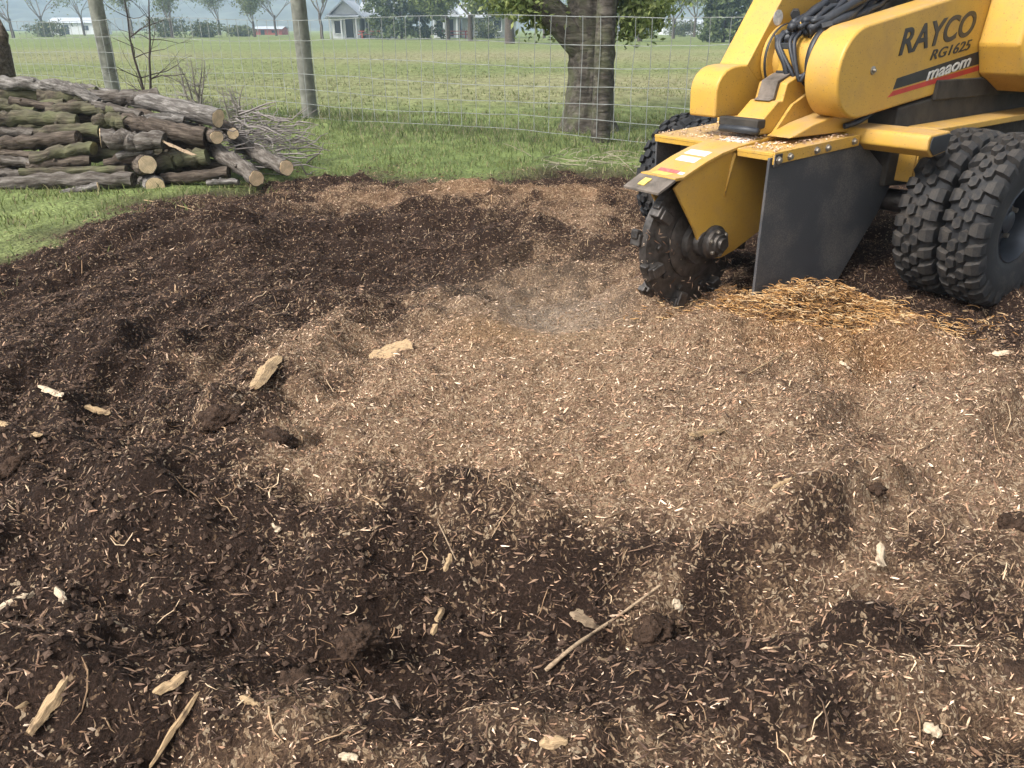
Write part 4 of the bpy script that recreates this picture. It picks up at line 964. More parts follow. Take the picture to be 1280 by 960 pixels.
def big_tree():
    B = Vector((.82, 8.75, 0)); root = empty('shade_tree', B); R_ = random.Random(12)
    tag(root, 'broad leafy tree with thick grey trunk right behind the fence', 'tree')
    # trunk with ridged bark and root flare
    V = []; F = []; ns, nh = 72, 60
    for i in range(nh + 1):
        z = -.1 + 2.0 * i / nh
        r = .235 + .10 * math.exp(-max(z, 0) / .16) + .14 * max(0, z - .95) ** 1.6
        for k in range(ns):
            a = 2 * math.pi * k / ns
            rid = .012 * abs(math.sin(a * 9 + 2.2 * math.sin(z * 1.7) + float(vnoise(a * 3, z, .35, 71)) * 5)) + float(vnoise(a * 4, z * 3, .3, 72)) * .03
            rr = r + rid - .01
            V.append((rr * math.cos(a) - .05 * max(0, z - .8) + .02 * z, rr * math.sin(a), z))
    for i in range(nh):
        for k in range(ns):
            a = i * ns + k; b = i * ns + (k + 1) % ns; F.append((a, b, b + ns, a + ns))
    m = MB(); m.add(V, F); m.build('trunk', M['bark_tree'], root, smooth=True)
    limbs = MB(); tips = []
    starts = [((-.06, -.03, .80), (-.62, -.1, .75), .17), ((.12, .05, 1.6), (.8, -.2, .6), .13), ((0, -.1, 1.8), (.1, -.7, .8), .12), ((-.1, .1, 1.8), (-.4, .7, .8), .13), ((.05, 0, 1.85), (.15, .1, 1.0), .16), ((-.05, -.05, 1.85), (-.5, -.4, .8), .12)]
    for p, d, r in starts:
        grow(limbs, p, d, 1.35, r, 3, R_, .65, tips, 7, .04, (2, 3), 5, .12)
    # low hanging sprays
    low = []
    for (px, py, dz) in [(668, 6, .2), (650, 2, .2), (684, 20, .3), (640, 8, .4), (664, 18, .2), (690, 34, .4), (786, 6, .3), (800, 18, .2), (792, 30, .1), (815, 8, 0), (806, 26, .2), (828, -5, .1), (775, -15, .4), (640, -20, .2), (782, 40, .35), (620, -6, .3), (655, -12, .1)]:
        q = atY(px, py, 8.6 + dz); low.append(Vector(q) - B)
    for q in low:
        s = Vector((math.copysign(.25, q.x), 0, 1.75)) if q.length > 0 else Vector((0, 0, 1.7))
        mid = (s + q) / 2 + Vector((0, 0, .18)); limbs.tube(smooth_path([s, mid, q], 4), [.02, .018, .016, .013, .011, .009, .007, .005, .004][:9], 4, False)
    limbs.build('limbs', M['bark_tree'], root, smooth=True)
    tips = [t for t in tips if t.z > 1.5]
    leaf_mesh('crown', tips, (.22, .22, .16), 15000, .045, LEAFG, root, 3, .3)
    leaf_mesh('low_foliage', low, (.13, .16, .06), 4200, .033, LEAFG, root, 4, .5)
big_tree()
def ground_at(px, py): return Vector(G(px, py))
def far_tree(name, px, Y, hgt, r, label, seed, leaves=0, lsz=.12, pal=LEAFG, lspread=(.5, .5, .4), depth=4, kids=(2, 3), group=None, trunk_h=.28, sides=5, up=.10, spread=.6, wood='twig'):
    R_ = random.Random(seed); p = atY(px, 40, Y); root = empty(name, (p[0], Y, 0)); tag(root, label, 'tree', group)
    m = MB(); t = [(0, 0, -.1)]; th = hgt * trunk_h
    for i in range(1, 5): t.append((R_.uniform(-.02, .02) * hgt * .3, 0, th * i / 4))
    m.tube(t, [r * (1.15 - .08 * i) for i in range(5)], 7, False); m.build('trunk', M['bark_brown'], root, smooth=True)
    c = MB(); tips = []
    for k in range(R_.randint(4, 5)):
        a = R_.uniform(0, 6.28); grow(c, (0, 0, th * R_.uniform(.75, 1)), (math.cos(a) * .7, math.sin(a) * .7, .8), hgt * .26, r * .5, depth - 1, R_, spread, tips, sides - 1, up, kids, 3, .15)
    c.build('branches', M[wood], root)
    if leaves: leaf_mesh('crown', tips, [s for s in lspread], leaves, lsz, pal, root, seed)
    return root
BUD = [(.16, .19, .075), (.20, .22, .10), (.13, .15, .06)]
EVG = [(.06, .085, .035), (.09, .12, .045), (.13, .16, .06)]
def evergreen(px, Y, hgt, wid, label, seed, n=5000, pal=EVG):
    R_ = random.Random(seed); p = atY(px, 40, Y); root = empty('evergreen_tree', (p[0], Y, 0)); tag(root, label, 'tree')
    m = MB(); m.tube([(0, 0, -.1), (0, 0, hgt * .9)], [.16, .03], 6, False); m.build('trunk', M['bark_brown'], root)
    pts = []
    for k in range(420):
        z = R_.uniform(.03, 1); a = R_.uniform(0, 6.28); rr = wid * .5 * (1 - z) ** .55 * R_.uniform(.5, 1.05) * (1 + .25 * math.sin(a * 3 + z * 9))
        pts.append((rr * math.cos(a), rr * math.sin(a), z * hgt))
    leaf_mesh('crown', pts, (.22, .22, .18), n * 2, .20, pal, root, seed, .5)
evergreen(502, 84, 9.5, 7.0, 'dark dense evergreen tree standing between the two white houses', 5, 7000)
evergreen(905, 66, 7.5, 3.9, 'dark evergreen tree at far right just left of the machine', 6, 4500)
far_tree('leafy_tree', 588, 72, 7.2, .22, 'green leafy tree in front of the right white house', 21, 8500, .17, LEAFG, (.5, .5, .35), depth=3)
far_tree('leafy_tree', 637, 60, 6.6, .34, 'thick trunked leafy tree left of the big near tree', 22, 8500, .16, LEAFG, (.5, .5, .35), depth=3)
far_tree('leafy_tree', 560, 78, 6.6, .18, 'slim leafy tree before the porch of the right house', 23, 7500, .17, LEAFG, (.5, .5, .35), depth=3)
far_tree('leafy_tree', 800, 70, 5.5, .2, 'bushy tree seen beside the big trunk on its right', 24, 7000, .17, LEAFG, (.5, .5, .4), depth=3, trunk_h=.15)
for i, (px, Y, h_, lab) in enumerate([(402, 88, 11, 'bare budding tree at the left end of the left house'), (345, 120, 12, 'pale budding tree left of the second fence post'), (318, 105, 8, 'small pale tree over the far fence line'), (215, 98, 8, 'round budding tree right of the leaning left post'),
                                    (165, 92, 10, 'spreading budding tree behind the dark sapling'), (55, 110, 11, 'bare tree second from the left edge'), (15, 95, 9, 'bare tree at the far left edge'), (105, 125, 12, 'bare tree above the log pile'), (275, 130, 11, 'tall faint tree midway between two posts'),
                                    (842, 88, 8, 'pale budding tree just right of the big tree'), (868, 105, 11, 'tall pale tree left of the far right evergreen'), (940, 120, 12, 'pale tree behind the far right evergreen'), (680, 95, 9, 'pale tree glimpsed left of the big trunk'), (455, 110, 12, 'bare tree rising behind the left house roof')]):
    far_tree('budding_tree', px, Y, h_, .16, lab, 40 + i, 3600 if i not in (6, 13, 5) else 500, .15, BUD, (.5, .5, .4), depth=4, kids=(2, 3), group='budding trees along the far field edge', trunk_h=.22)
for i, (px, Y, w_, h_, lab) in enumerate([(205, 100, 5.5, 2.3, 'wide green hedge bush right of the leaning post'), (255, 104, 4.2, 1.9, 'low green bush midway along the far field edge'), (60, 108, 4.0, 1.8, 'dark low bush at the far left field edge'), (608, 90, 2.2, 1.5, 'rounded yellow green bush before the right house'), (800, 92, 3.4, 2.6, 'dark bush right of the big trunk'), (300, 112, 3.6, 1.3, 'small bush left of the second post'), (855, 110, 6.0, 2.0, 'low pale hedge right of the big tree')]):
    R_ = random.Random(70 + i); p = atY(px, 40, Y); root = empty('field_bush', (p[0], Y, 0)); tag(root, lab, 'bush')
    pts = [(R_.gauss(0, w_ * .22), R_.gauss(0, 1), R_.random() ** .8 * h_ * (1 - .3 * R_.random())) for _ in range(160)]
    leaf_mesh('foliage', pts, (.25, .25, .15), 1700, .15, [(.07, .09, .035), (.10, .12, .05), (.14, .15, .06)], root, 80 + i)
    m = MB(); m.tube([(0, 0, -.1), (.1, 0, h_ * .6)], [.09, .03], 5, False); m.build('stem', M['bark_brown'], root)

# ------------------------------------------------------------------ far buildings
def house(px0, px1, Y, label, wall_h, roof_h, porch, seed, gable_w=.55):
    a = atY(px0, 46, Y)[0]; b = atY(px1, 46, Y)[0]; w = b - a; root = empty('white_house', ((a + b) / 2, Y, 0)); tag(root, label, 'house')
    x0, x1 = -w / 2, w / 2; dpt = 6.0
    # long wing, ridge along x
    gx = x0 + w * gable_w
    m = MB(); m.box(((gx + x1) / 2, dpt / 2 + .8, wall_h / 2), (x1 - gx, dpt - 1.6, wall_h)); m.build('wall', M['white_wall'], root)
    m = MB(); m.add([(gx - .6, .3, wall_h - .1), (x1 + .4, .3, wall_h - .1), (x1 + .4, dpt / 2 + .8, wall_h + roof_h * .9), (gx - .6, dpt / 2 + .8, wall_h + roof_h * .9), (gx - .6, dpt + 1.3, wall_h - .1), (x1 + .4, dpt + 1.3, wall_h - .1),
                     (gx - .6, .3, wall_h - .25), (x1 + .4, .3, wall_h - .25), (x1 + .4, dpt / 2 + .8, wall_h + roof_h * .9 - .15), (gx - .6, dpt / 2 + .8, wall_h + roof_h * .9 - .15), (gx - .6, dpt + 1.3, wall_h - .25), (x1 + .4, dpt + 1.3, wall_h - .25)],
                    [(0, 1, 2, 3), (3, 2, 5, 4), (6, 9, 8, 7), (9, 10, 11, 8), (0, 6, 7, 1), (4, 5, 11, 10), (1, 7, 8, 2), (2, 8, 11, 5), (0, 3, 9, 6), (3, 4, 10, 9)]); m.build('roof', M['grey_roof'], root)
    # gabled front, ridge along y
    gw = gx - x0; mx = (x0 + gx) / 2
    m = MB(); m.add([(x0 + .3, 0, 0), (gx - .3, 0, 0), (gx - .3, 0, wall_h), (mx, 0, wall_h + roof_h - .15), (x0 + .3, 0, wall_h), (x0 + .3, dpt, 0), (gx - .3, dpt, 0), (gx - .3, dpt, wall_h), (mx, dpt, wall_h + roof_h - .15), (x0 + .3, dpt, wall_h)],
                    [(0, 1, 2, 3, 4), (9, 8, 7, 6, 5), (0, 5, 6, 1), (1, 6, 7, 2), (2, 7, 8, 3), (3, 8, 9, 4), (4, 9, 5, 0)]); m.build('wall', M['white_wall'], root)
    m = MB()
    for s in (-1, 1):
        e = mx + s * (gw / 2 + .25); m.add([(mx, -.5, wall_h + roof_h), (e, -.5, wall_h - .15), (e, dpt + .4, wall_h - .15), (mx, dpt + .4, wall_h + roof_h), (mx, -.5, wall_h + roof_h - .16), (e, -.5, wall_h - .31), (e, dpt + .4, wall_h - .31), (mx, dpt + .4, wall_h + roof_h - .16)],
                                           [(0, 1, 2, 3), (7, 6, 5, 4), (0, 4, 5, 1), (1, 5, 6, 2), (2, 6, 7, 3)])
    m.build('roof', M['grey_roof'], root)
    def opening(xc, zc, ww, hh, y, name='window'):
        m = MB()
        for (dx_, dz_, bw, bh) in ((0, hh / 2, ww + .2, .1), (0, -hh / 2, ww + .2, .1), (-ww / 2, 0, .1, hh), (ww / 2, 0, .1, hh)): m.box((xc + dx_, y - .04, zc + dz_), (bw, .10, bh))
        f = m.build(name, M['white_wall'], root); m = MB(); m.box((xc, y - .012, zc), (ww, .02, hh)); m.build('pane', M['dark_glass'], f)
    opening(mx - gw * .22, wall_h * .50, .8, 1.3, 0); opening(mx + gw * .12, wall_h * .45, .9, 1.9, 0, 'door')
    opening((gx + x1) / 2 - .8, wall_h * .55, .9, 1.2, .8); opening((gx + x1) / 2 + 1.0, wall_h * .55, .9, 1.2, .8)
    if porch:
        for xx in (x0 + .4, mx - gw * .05, gx - .4):
            m = MB(); m.box((xx, -1.3, wall_h * .46), (.14, .14, wall_h * .92)); m.build('porch_post', M['white_wall'], root)
        m = MB(); m.add([(x0 + .1, -1.6, wall_h * .92), (gx - .1, -1.6, wall_h * .92), (gx - .1, -.01, wall_h), (x0 + .1, -.01, wall_h), (x0 + .1, -1.6, wall_h * .97), (gx - .1, -1.6, wall_h * .97), (gx - .1, -.01, wall_h + .12), (x0 + .1, -.01, wall_h + .12)], [(0, 1, 2, 3), (7, 6, 5, 4), (0, 4, 5, 1), (1, 5, 6, 2), (3, 7, 4, 0)])
        m.build('porch_roof', M['grey_roof'], root)
house(412, 488, 90, 'small white gabled farmhouse on the left with porch', 2.2, 1.5, True, 1)
house(540, 645, 96, 'long white farmhouse on the right half hidden by leafy trees', 2.3, 1.5, True, 2, .35)
def small_building(px, Y, w, h_, label, mat, roof='grey_roof'):
    p = atY(px, 40, Y); root = empty('farm_shed', (p[0], Y, 0)); tag(root, label, 'shed')
    m = MB(); m.add([(-w / 2, 0, 0), (w / 2, 0, 0), (w / 2, 0, h_), (-w / 2, 0, h_), (-w / 2, 4, 0), (w / 2, 4, 0), (w / 2, 4, h_), (-w / 2, 4, h_), (-w / 2, 2, h_ * 1.4), (w / 2, 2, h_ * 1.4)], [(0, 1, 2, 3), (5, 4, 7, 6), (1, 5, 6, 9, 2), (4, 0, 3, 8, 7)]); m.build('wall', M[mat], root)
    m = MB(); m.add([(-w / 2 - .2, -.3, h_ * .97), (w / 2 + .2, -.3, h_ * .97), (w / 2 + .2, 2, h_ * 1.43), (-w / 2 - .2, 2, h_ * 1.43), (-w / 2 - .2, 4.3, h_ * .97), (w / 2 + .2, 4.3, h_ * .97)], [(0, 1, 2, 3), (3, 2, 5, 4)]); m.build('roof', M[roof], root)
    m = MB(); m.box((-w * .2, -.03, h_ * .4), (w * .14, .06, h_ * .8)); m.build('door', M['dark_glass'], root); m = MB(); m.box((w * .2, -.03, h_ * .55), (w * .12, .06, h_ * .4)); m.build('window', M['dark_glass'], root)
small_building(95, 150, 9, 1.9, 'low white shed far behind the log pile', 'white_wall')
small_building(335, 140, 4.5, .9, 'low rusty red shed left of the second fence post', 'brick_red')
small_building(855, 140, 7, 1.6, 'low pale building right of the big tree', 'white_wall')
for px, Y, w, lab in [(470, 86, 3.4, 'red picnic bench in front of the left house'), (558, 88, 5.0, 'long red bench before the porch of the right house')]:
    p = atY(px, 44, Y); root = empty('bench', (p[0], Y, 0)); tag(root, lab, 'bench')
    m = MB(); m.box((0, 0, .72), (w, .8, .08)); m.build('bench_top', M['brick_red'], root)
    m = MB(); m.box((0, -.7, .43), (w, .28, .07)); m.build('seat', M['brick_red'], root)
    for s in (-1, 1): m = MB(); m.box((s * w * .4, 0, .34), (.12, .7, .68)); m.build('leg', M['brick_red'], root)

# ------------------------------------------------------------------ log pile
def pile_pt(px, py, extra=0.0):      # the pile's front face leans back: Y = 5.42 + 0.85 z
    d = ray(px, py); t = (5.42 + .85 * CAMZ + extra) / (d[1] - .85 * d[2]); return Vector(CAMP + d * t)
def log(name, pts2, rad_px, mat, label, cuts='', extra=0.0, bend=0.0, seed=0, endr=None, group=None, bark_open=True):
    P = [pile_pt(80 * 0 + c[0] / 3.2, 80 + c[1] / 3.2, extra + (c[2] if len(c) > 2 else 0)) for c in pts2]
    C = sum(P, Vector()) / len(P); sc = depth_of(C) / FPX
    r0, r1 = rad_px[0] / 3.2 * sc / 2 * 1.0, rad_px[1] / 3.2 * sc / 2 * 1.0
    pts = smooth_path(P, 7) if len(P) > 2 else [P[0].lerp(P[1], i / 12) for i in range(13)]
    R_ = random.Random(seed + 100); n = len(pts); sides = 18
    X = (P[-1] - P[0]).normalized(); Zv = Vector((0, 0, 1)); Yv = Zv.cross(X).normalized(); Zv = X.cross(Yv)
    rot = Matrix((X, Yv, Zv)).transposed(); inv = rot.transposed()
    lp = [inv @ (p - C) for p in pts]
    # gentle crookedness
    lp = [p + Vector((0, R_.uniform(-.22, .22) * r0, R_.uniform(-.22, .22) * r0)) if 0 < i < n - 1 else p for i, p in enumerate(lp)]
    m = MB(); rr = [(r0 + (r1 - r0) * i / (n - 1)) for i in range(n)]; m.tube(lp, rr, sides, True)
    vs = []
    for i, v in enumerate(m.v):
        k = i // sides; c = lp[min(k, n - 1)]; dv = Vector(v) - c
        f = 1 + .08 * float(vnoise(i % sides * 1.7 + seed, k * 1.3, 1.0, 83)) + .16 * float(vnoise(i % sides * .9 + seed, k * .7, 1.0, 81)) + .18 * float(vnoise(i % sides * .35 + seed * 3, k * .33, 1.0, 82)); vs.append(tuple(c + dv * f))
    m.v = vs
    o = m.build(name, M[mat], None, auto=60); o.matrix_world = Matrix.LocRotScale(C, rot.to_quaternion(), None)
    tag(o, label, 'log', group)
    for e in cuts:
        i = 0 if e == 'a' else n - 1; j = 1 if e == 'a' else n - 2
        nrm = (lp[i] - lp[j]).normalized(); ring = [Vector(v) for v in m.v[i * sides:(i + 1) * sides]]
        cm = MB(); q = nrm.to_track_quat('Z', 'Y'); qi = q.inverted(); loc = [qi @ (v - lp[i]) for v in ring]
        cv = [(v.x * .93, v.y * .93, .004) for v in loc] + [(v.x * .93, v.y * .93, -.004) for v in loc]
        cm.add(cv + [(0, 0, .005)], [(k, (k + 1) % sides, 2 * sides) for k in range(sides)] + [(k, k + sides, (k + 1) % sides + sides, (k + 1) % sides) for k in range(sides)])
        f = cm.build('cut_face', M['cut'], o); f.matrix_parent_inverse = Matrix(); f.location = lp[i]; f.rotation_mode = 'QUATERNION'; f.rotation_quaternion = q
    # knots
    for k in range(R_.randint(0, 2)):
        i = R_.randint(2, n - 3); a = R_.uniform(.2, 2.9); dv = Vector((0, math.cos(a), math.sin(a)))
        km = MB(); km.tube([lp[i] + dv * rr[i] * .6, lp[i] + dv * rr[i] * 1.12, lp[i] + dv * rr[i] * 1.3 + Vector((.01, 0, 0))], [rr[i] * .4, rr[i] * .28, rr[i] * .2], 7); km.build('knot', M[mat], o, smooth=True)
    return o
LOGS = [
 ([(-120, 60, .25), (0, 76, .2), (150, 84, .1), (290, 100), (400, 158)], (62, 40), 'bark_silver', 'long pale grey curved branch lying highest on the left of the pile', 'a', .12),
 ([(330, 100, .35), (460, 132, .22), (640, 160, .1), (872, 218, -.06)], (46, 74), 'bark_silver', 'thick silvery log on top of the pile, sawn end at right', 'b', .05),
 ([(720, 240, .4), (800, 268, .2), (866, 294, -.05)], (40, 52), 'bark_brown', 'small dark log whose cut end pokes out under the top log', 'b', .0),
 ([(405, 298), (530, 306), (655, 308)], (78, 70), 'bark_grey', 'stout short log with blunt left end in the middle of the pile', 'a', -.12),
 ([(500, 232), (660, 262), (822, 292)], (70, 78), 'bark_brown', 'thick rough dark log behind the stout short one', '', .0),
 ([(800, 300, .45), (900, 370, .2), (1024, 458, -.06)], (66, 62), 'bark_grey', 'leaning log sloping down to the right, its sawn end above the dirt', 'b', -.06),
 ([(870, 250, .7), (1000, 340, .3), (1146, 416, -.05)], (56, 58), 'bark_grey', 'rightmost log of the pile with round sawn end', 'b', .05),
 ([(500, 392, .6), (545, 400, .3), (590, 405, -.03)], (66, 72), 'bark_brown', 'short log with big pale round cut end facing front', 'b', -.12),
 ([(596, 408, .12), (700, 382, .1), (830, 372, .1)], (74, 66), 'bark_moss', 'mossy log lying right behind the big pale cut end', '', -.02),
 ([(560, 470, .5), (590, 480, .25), (622, 488, .0)], (66, 70), 'bark_silver', 'pale stubby log end resting on the ground below the cut end', 'b', -.04),
 ([(-140, 492), (0, 484), (250, 468), (535, 464)], (70, 56), 'bark_grey', 'longest bottom log lying on the grass along the front', '', .0),
 ([(645, 458), (760, 452), (915, 434)], (40, 46), 'bark_brown', 'thin bottom log at the right foot of the pile', '', .04),
 ([(248, 520), (320, 505), (392, 490)], (28, 34), 'bark_silver', 'small loose grey log lying in the grass before the pile', 'ab', -.06),
 ([(-140, 235), (0, 225), (160, 215), (310, 232)], (64, 54), 'bark_moss', 'mossy log at the left, third layer from the top', '', .0),
 ([(-120, 320), (60, 318), (315, 294)], (60, 58), 'bark_brown', 'dark log at mid height on the left of the pile', '', -.05),
 ([(140, 282), (270, 262), (405, 268)], (46, 52), 'bark_moss', 'thin mossy log left of the stout short log', '', .0),
 ([(-100, 388), (30, 386), (140, 398)], (38, 36), 'bark_grey', 'thin grey log low at the left edge', '', -.03),
 ([(130, 378), (260, 352), (375, 338)], (56, 52), 'bark_moss', 'green mossy log with torn tip left of centre', '', -.06),
 ([(110, 412), (230, 398), (360, 388)], (46, 44), 'bark_brown', 'dark thin log under the torn mossy one', '', -.02),
 ([(80, 432), (280, 426), (505, 424)], (30, 32), 'bark_moss', 'long thin greenish log just above the bottom log', '', -.03),
 ([(190, 195), (330, 176), (470, 190)], (50, 44), 'bark_moss', 'mossy branch under the long pale curved branch', '', .05),
 ([(390, 232), (450, 226), (515, 238)], (56, 58), 'bark_moss', 'short mossy log with rounded end at the centre top', '', -.02),
 ([(470, 372), (540, 352), (615, 352)], (30, 30), 'bark_silver', 'thin pale split log below the stout short log', '', -.04),
 ([(555, 226), (640, 212), (735, 226)], (38, 40), 'bark_silver', 'grey branch wedged under the thick top log', '', .0),
 ([(370, 168), (460, 178), (565, 208)], (36, 36), 'bark_grey', 'thin knotty branch crossing below the top log', '', .03),
 ([(40, 145), (130, 160), (215, 172)], (34, 30), 'bark_brown', 'reddish broken branch under the pale curved branch', '', .05),
 ([(-120, 120, .2), (60, 118, .2), (260, 132, .2)], (62, 58), 'bark_moss', 'mossy log half hidden behind the highest branch', '', .18),
 ([(-110, 170, .05), (20, 165, .05), (150, 195, .05)], (48, 46), 'bark_moss', 'mossy branch at the left edge, second layer from the top', '', .05),
 ([(-120, 356), (0, 358), (150, 364)], (30, 30), 'bark_brown', 'thin dark branch at the left edge below mid height', '', -.04),
 ([(-120, 440), (0, 436), (110, 440)], (40, 36), 'bark_grey', 'grey branch at the left edge right above the bottom log', '', .03),
 ([(-100, 272), (20, 268), (140, 280)], (44, 40), 'bark_grey', 'grey log at the left edge between mossy and dark logs', '', .05),
 ([(830, 478), (890, 470), (955, 472)], (24, 22), 'bark_silver', 'short flat stick on the ground under the leaning log', '', -.02),
 ([(880, 240, .2), (915, 262, .12), (932, 278)], (44, 46), 'bark_brown', 'little log end showing below the top sawn end', 'b', .1),
 ([(420, 400), (500, 385), (570, 372)], (36, 36), 'bark_brown', 'dark short log above the big pale cut end', '', .02),
 ([(650, 415, .15), (780, 412, .15), (900, 408, .15)], (60, 56), 'bark_brown', 'dark log in the shade behind the leaning log', '', .12),
 ([(300, 330, .12), (450, 345, .12), (600, 340, .12)], (70, 70), 'bark_brown', 'dark log deep inside the pile below the stout log', '', .15),
 ([(640, 320, .1), (740, 330, .1), (850, 335, .1)], (66, 60), 'bark_brown', 'dark inner log between the rough log and the leaning log', '', .12),
]
for i, (p, r, mt, lab, cuts, ex) in enumerate(LOGS):
    log('log', p, r, mt, lab, cuts, ex, seed=i, group='logs in the pile')
fr = random.Random(77)
for i in range(16):
    x0 = fr.uniform(-150, 500); y0 = 135 + (i % 8) * 43 + fr.uniform(-8, 8); x1 = x0 + fr.uniform(220, 420)
    if y0 < 200: x1 = min(x1, 640)
    log('log', [(x0, y0, 0), ((x0 + x1) / 2, y0 + fr.uniform(-10, 10), 0), (min(x1, 860), y0 + fr.uniform(-14, 18), 0)], (fr.uniform(50, 72), fr.uniform(46, 70)), fr.choice(['bark_brown', 'bark_moss', 'bark_grey']), 'log lying deep inside the pile, mostly hidden behind the front logs', '', .17 + .10 * fr.random(), seed=300 + i, group='logs hidden inside the pile')
def split_piece():
    a, b = pile_pt(650 / 3.2, 80 + 312 / 3.2, -.16), pile_pt(785 / 3.2, 80 + 368 / 3.2, -.16)
    o = splinter_obj('split_branch', a, b, .03, .012, M['stick'], 5); tag(o, 'torn strip of wood jutting from the stout short log', 'split wood')

# ------------------------------------------------------------------ large splinters, sticks and clods one can pick out
def splinter_obj(name, a, b, wid, th, mat, seed, jag=.3, upv=None):
    R_ = random.Random(seed); a, b = Vector(a), Vector(b); C = (a + b) / 2; X = (b - a); Ln = X.length; X.normalize()
    Zv = Vector(upv) if upv is not None else Vector((R_.uniform(-.25, .25), R_.uniform(-.5, -.1), 1)); Yv = Zv.cross(X).normalized(); Zv = X.cross(Yv)
    n = 9; V = []; F = []
    for i in range(n):
        u = i / (n - 1); e = min(u, 1 - u) * 2
        w = wid * (.45 + .55 * min(1, e * 3.5)) * (1 + R_.uniform(-jag, jag)) / 2; c = R_.uniform(-.12, .12) * wid; t = th * (.5 + .5 * min(1, e * 2)) * R_.uniform(.7, 1.2)
        x = (u - .5) * Ln; z0 = .08 * Ln * (u - .5) ** 2 * R_.uniform(.5, 1.5)
        V += [(x + R_.uniform(-.05, .05) * Ln, c - w, z0), (x, c - w * .35, z0 + t * R_.uniform(.7, 1.1)), (x + R_.uniform(-.02, .02) * Ln, c + w * .4, z0 + t * R_.uniform(.6, 1)), (x + R_.uniform(-.02, .02) * Ln, c + w, z0), (x, c, z0 - t * .5)]
    for i in range(n - 1):
        for k in range(5): A = i * 5 + k; B = i * 5 + (k + 1) % 5; F.append((A, B, B + 5, A + 5))
    F += [(4, 3, 2, 1, 0), tuple((n - 1) * 5 + k for k in range(5))]
    m = MB(); m.add(V, F); o = m.build(name, mat, None, auto=30); o.matrix_world = Matrix.LocRotScale(C, Matrix((X, Yv, Zv)).transposed().to_quaternion(), None)
    return o
def gz(px, py, up=.0):
    p = G(px, py)
    for _ in range(4): p = G(px, py, float(H(p[0], p[1])) + up)
    return Vector(p)
split_piece()
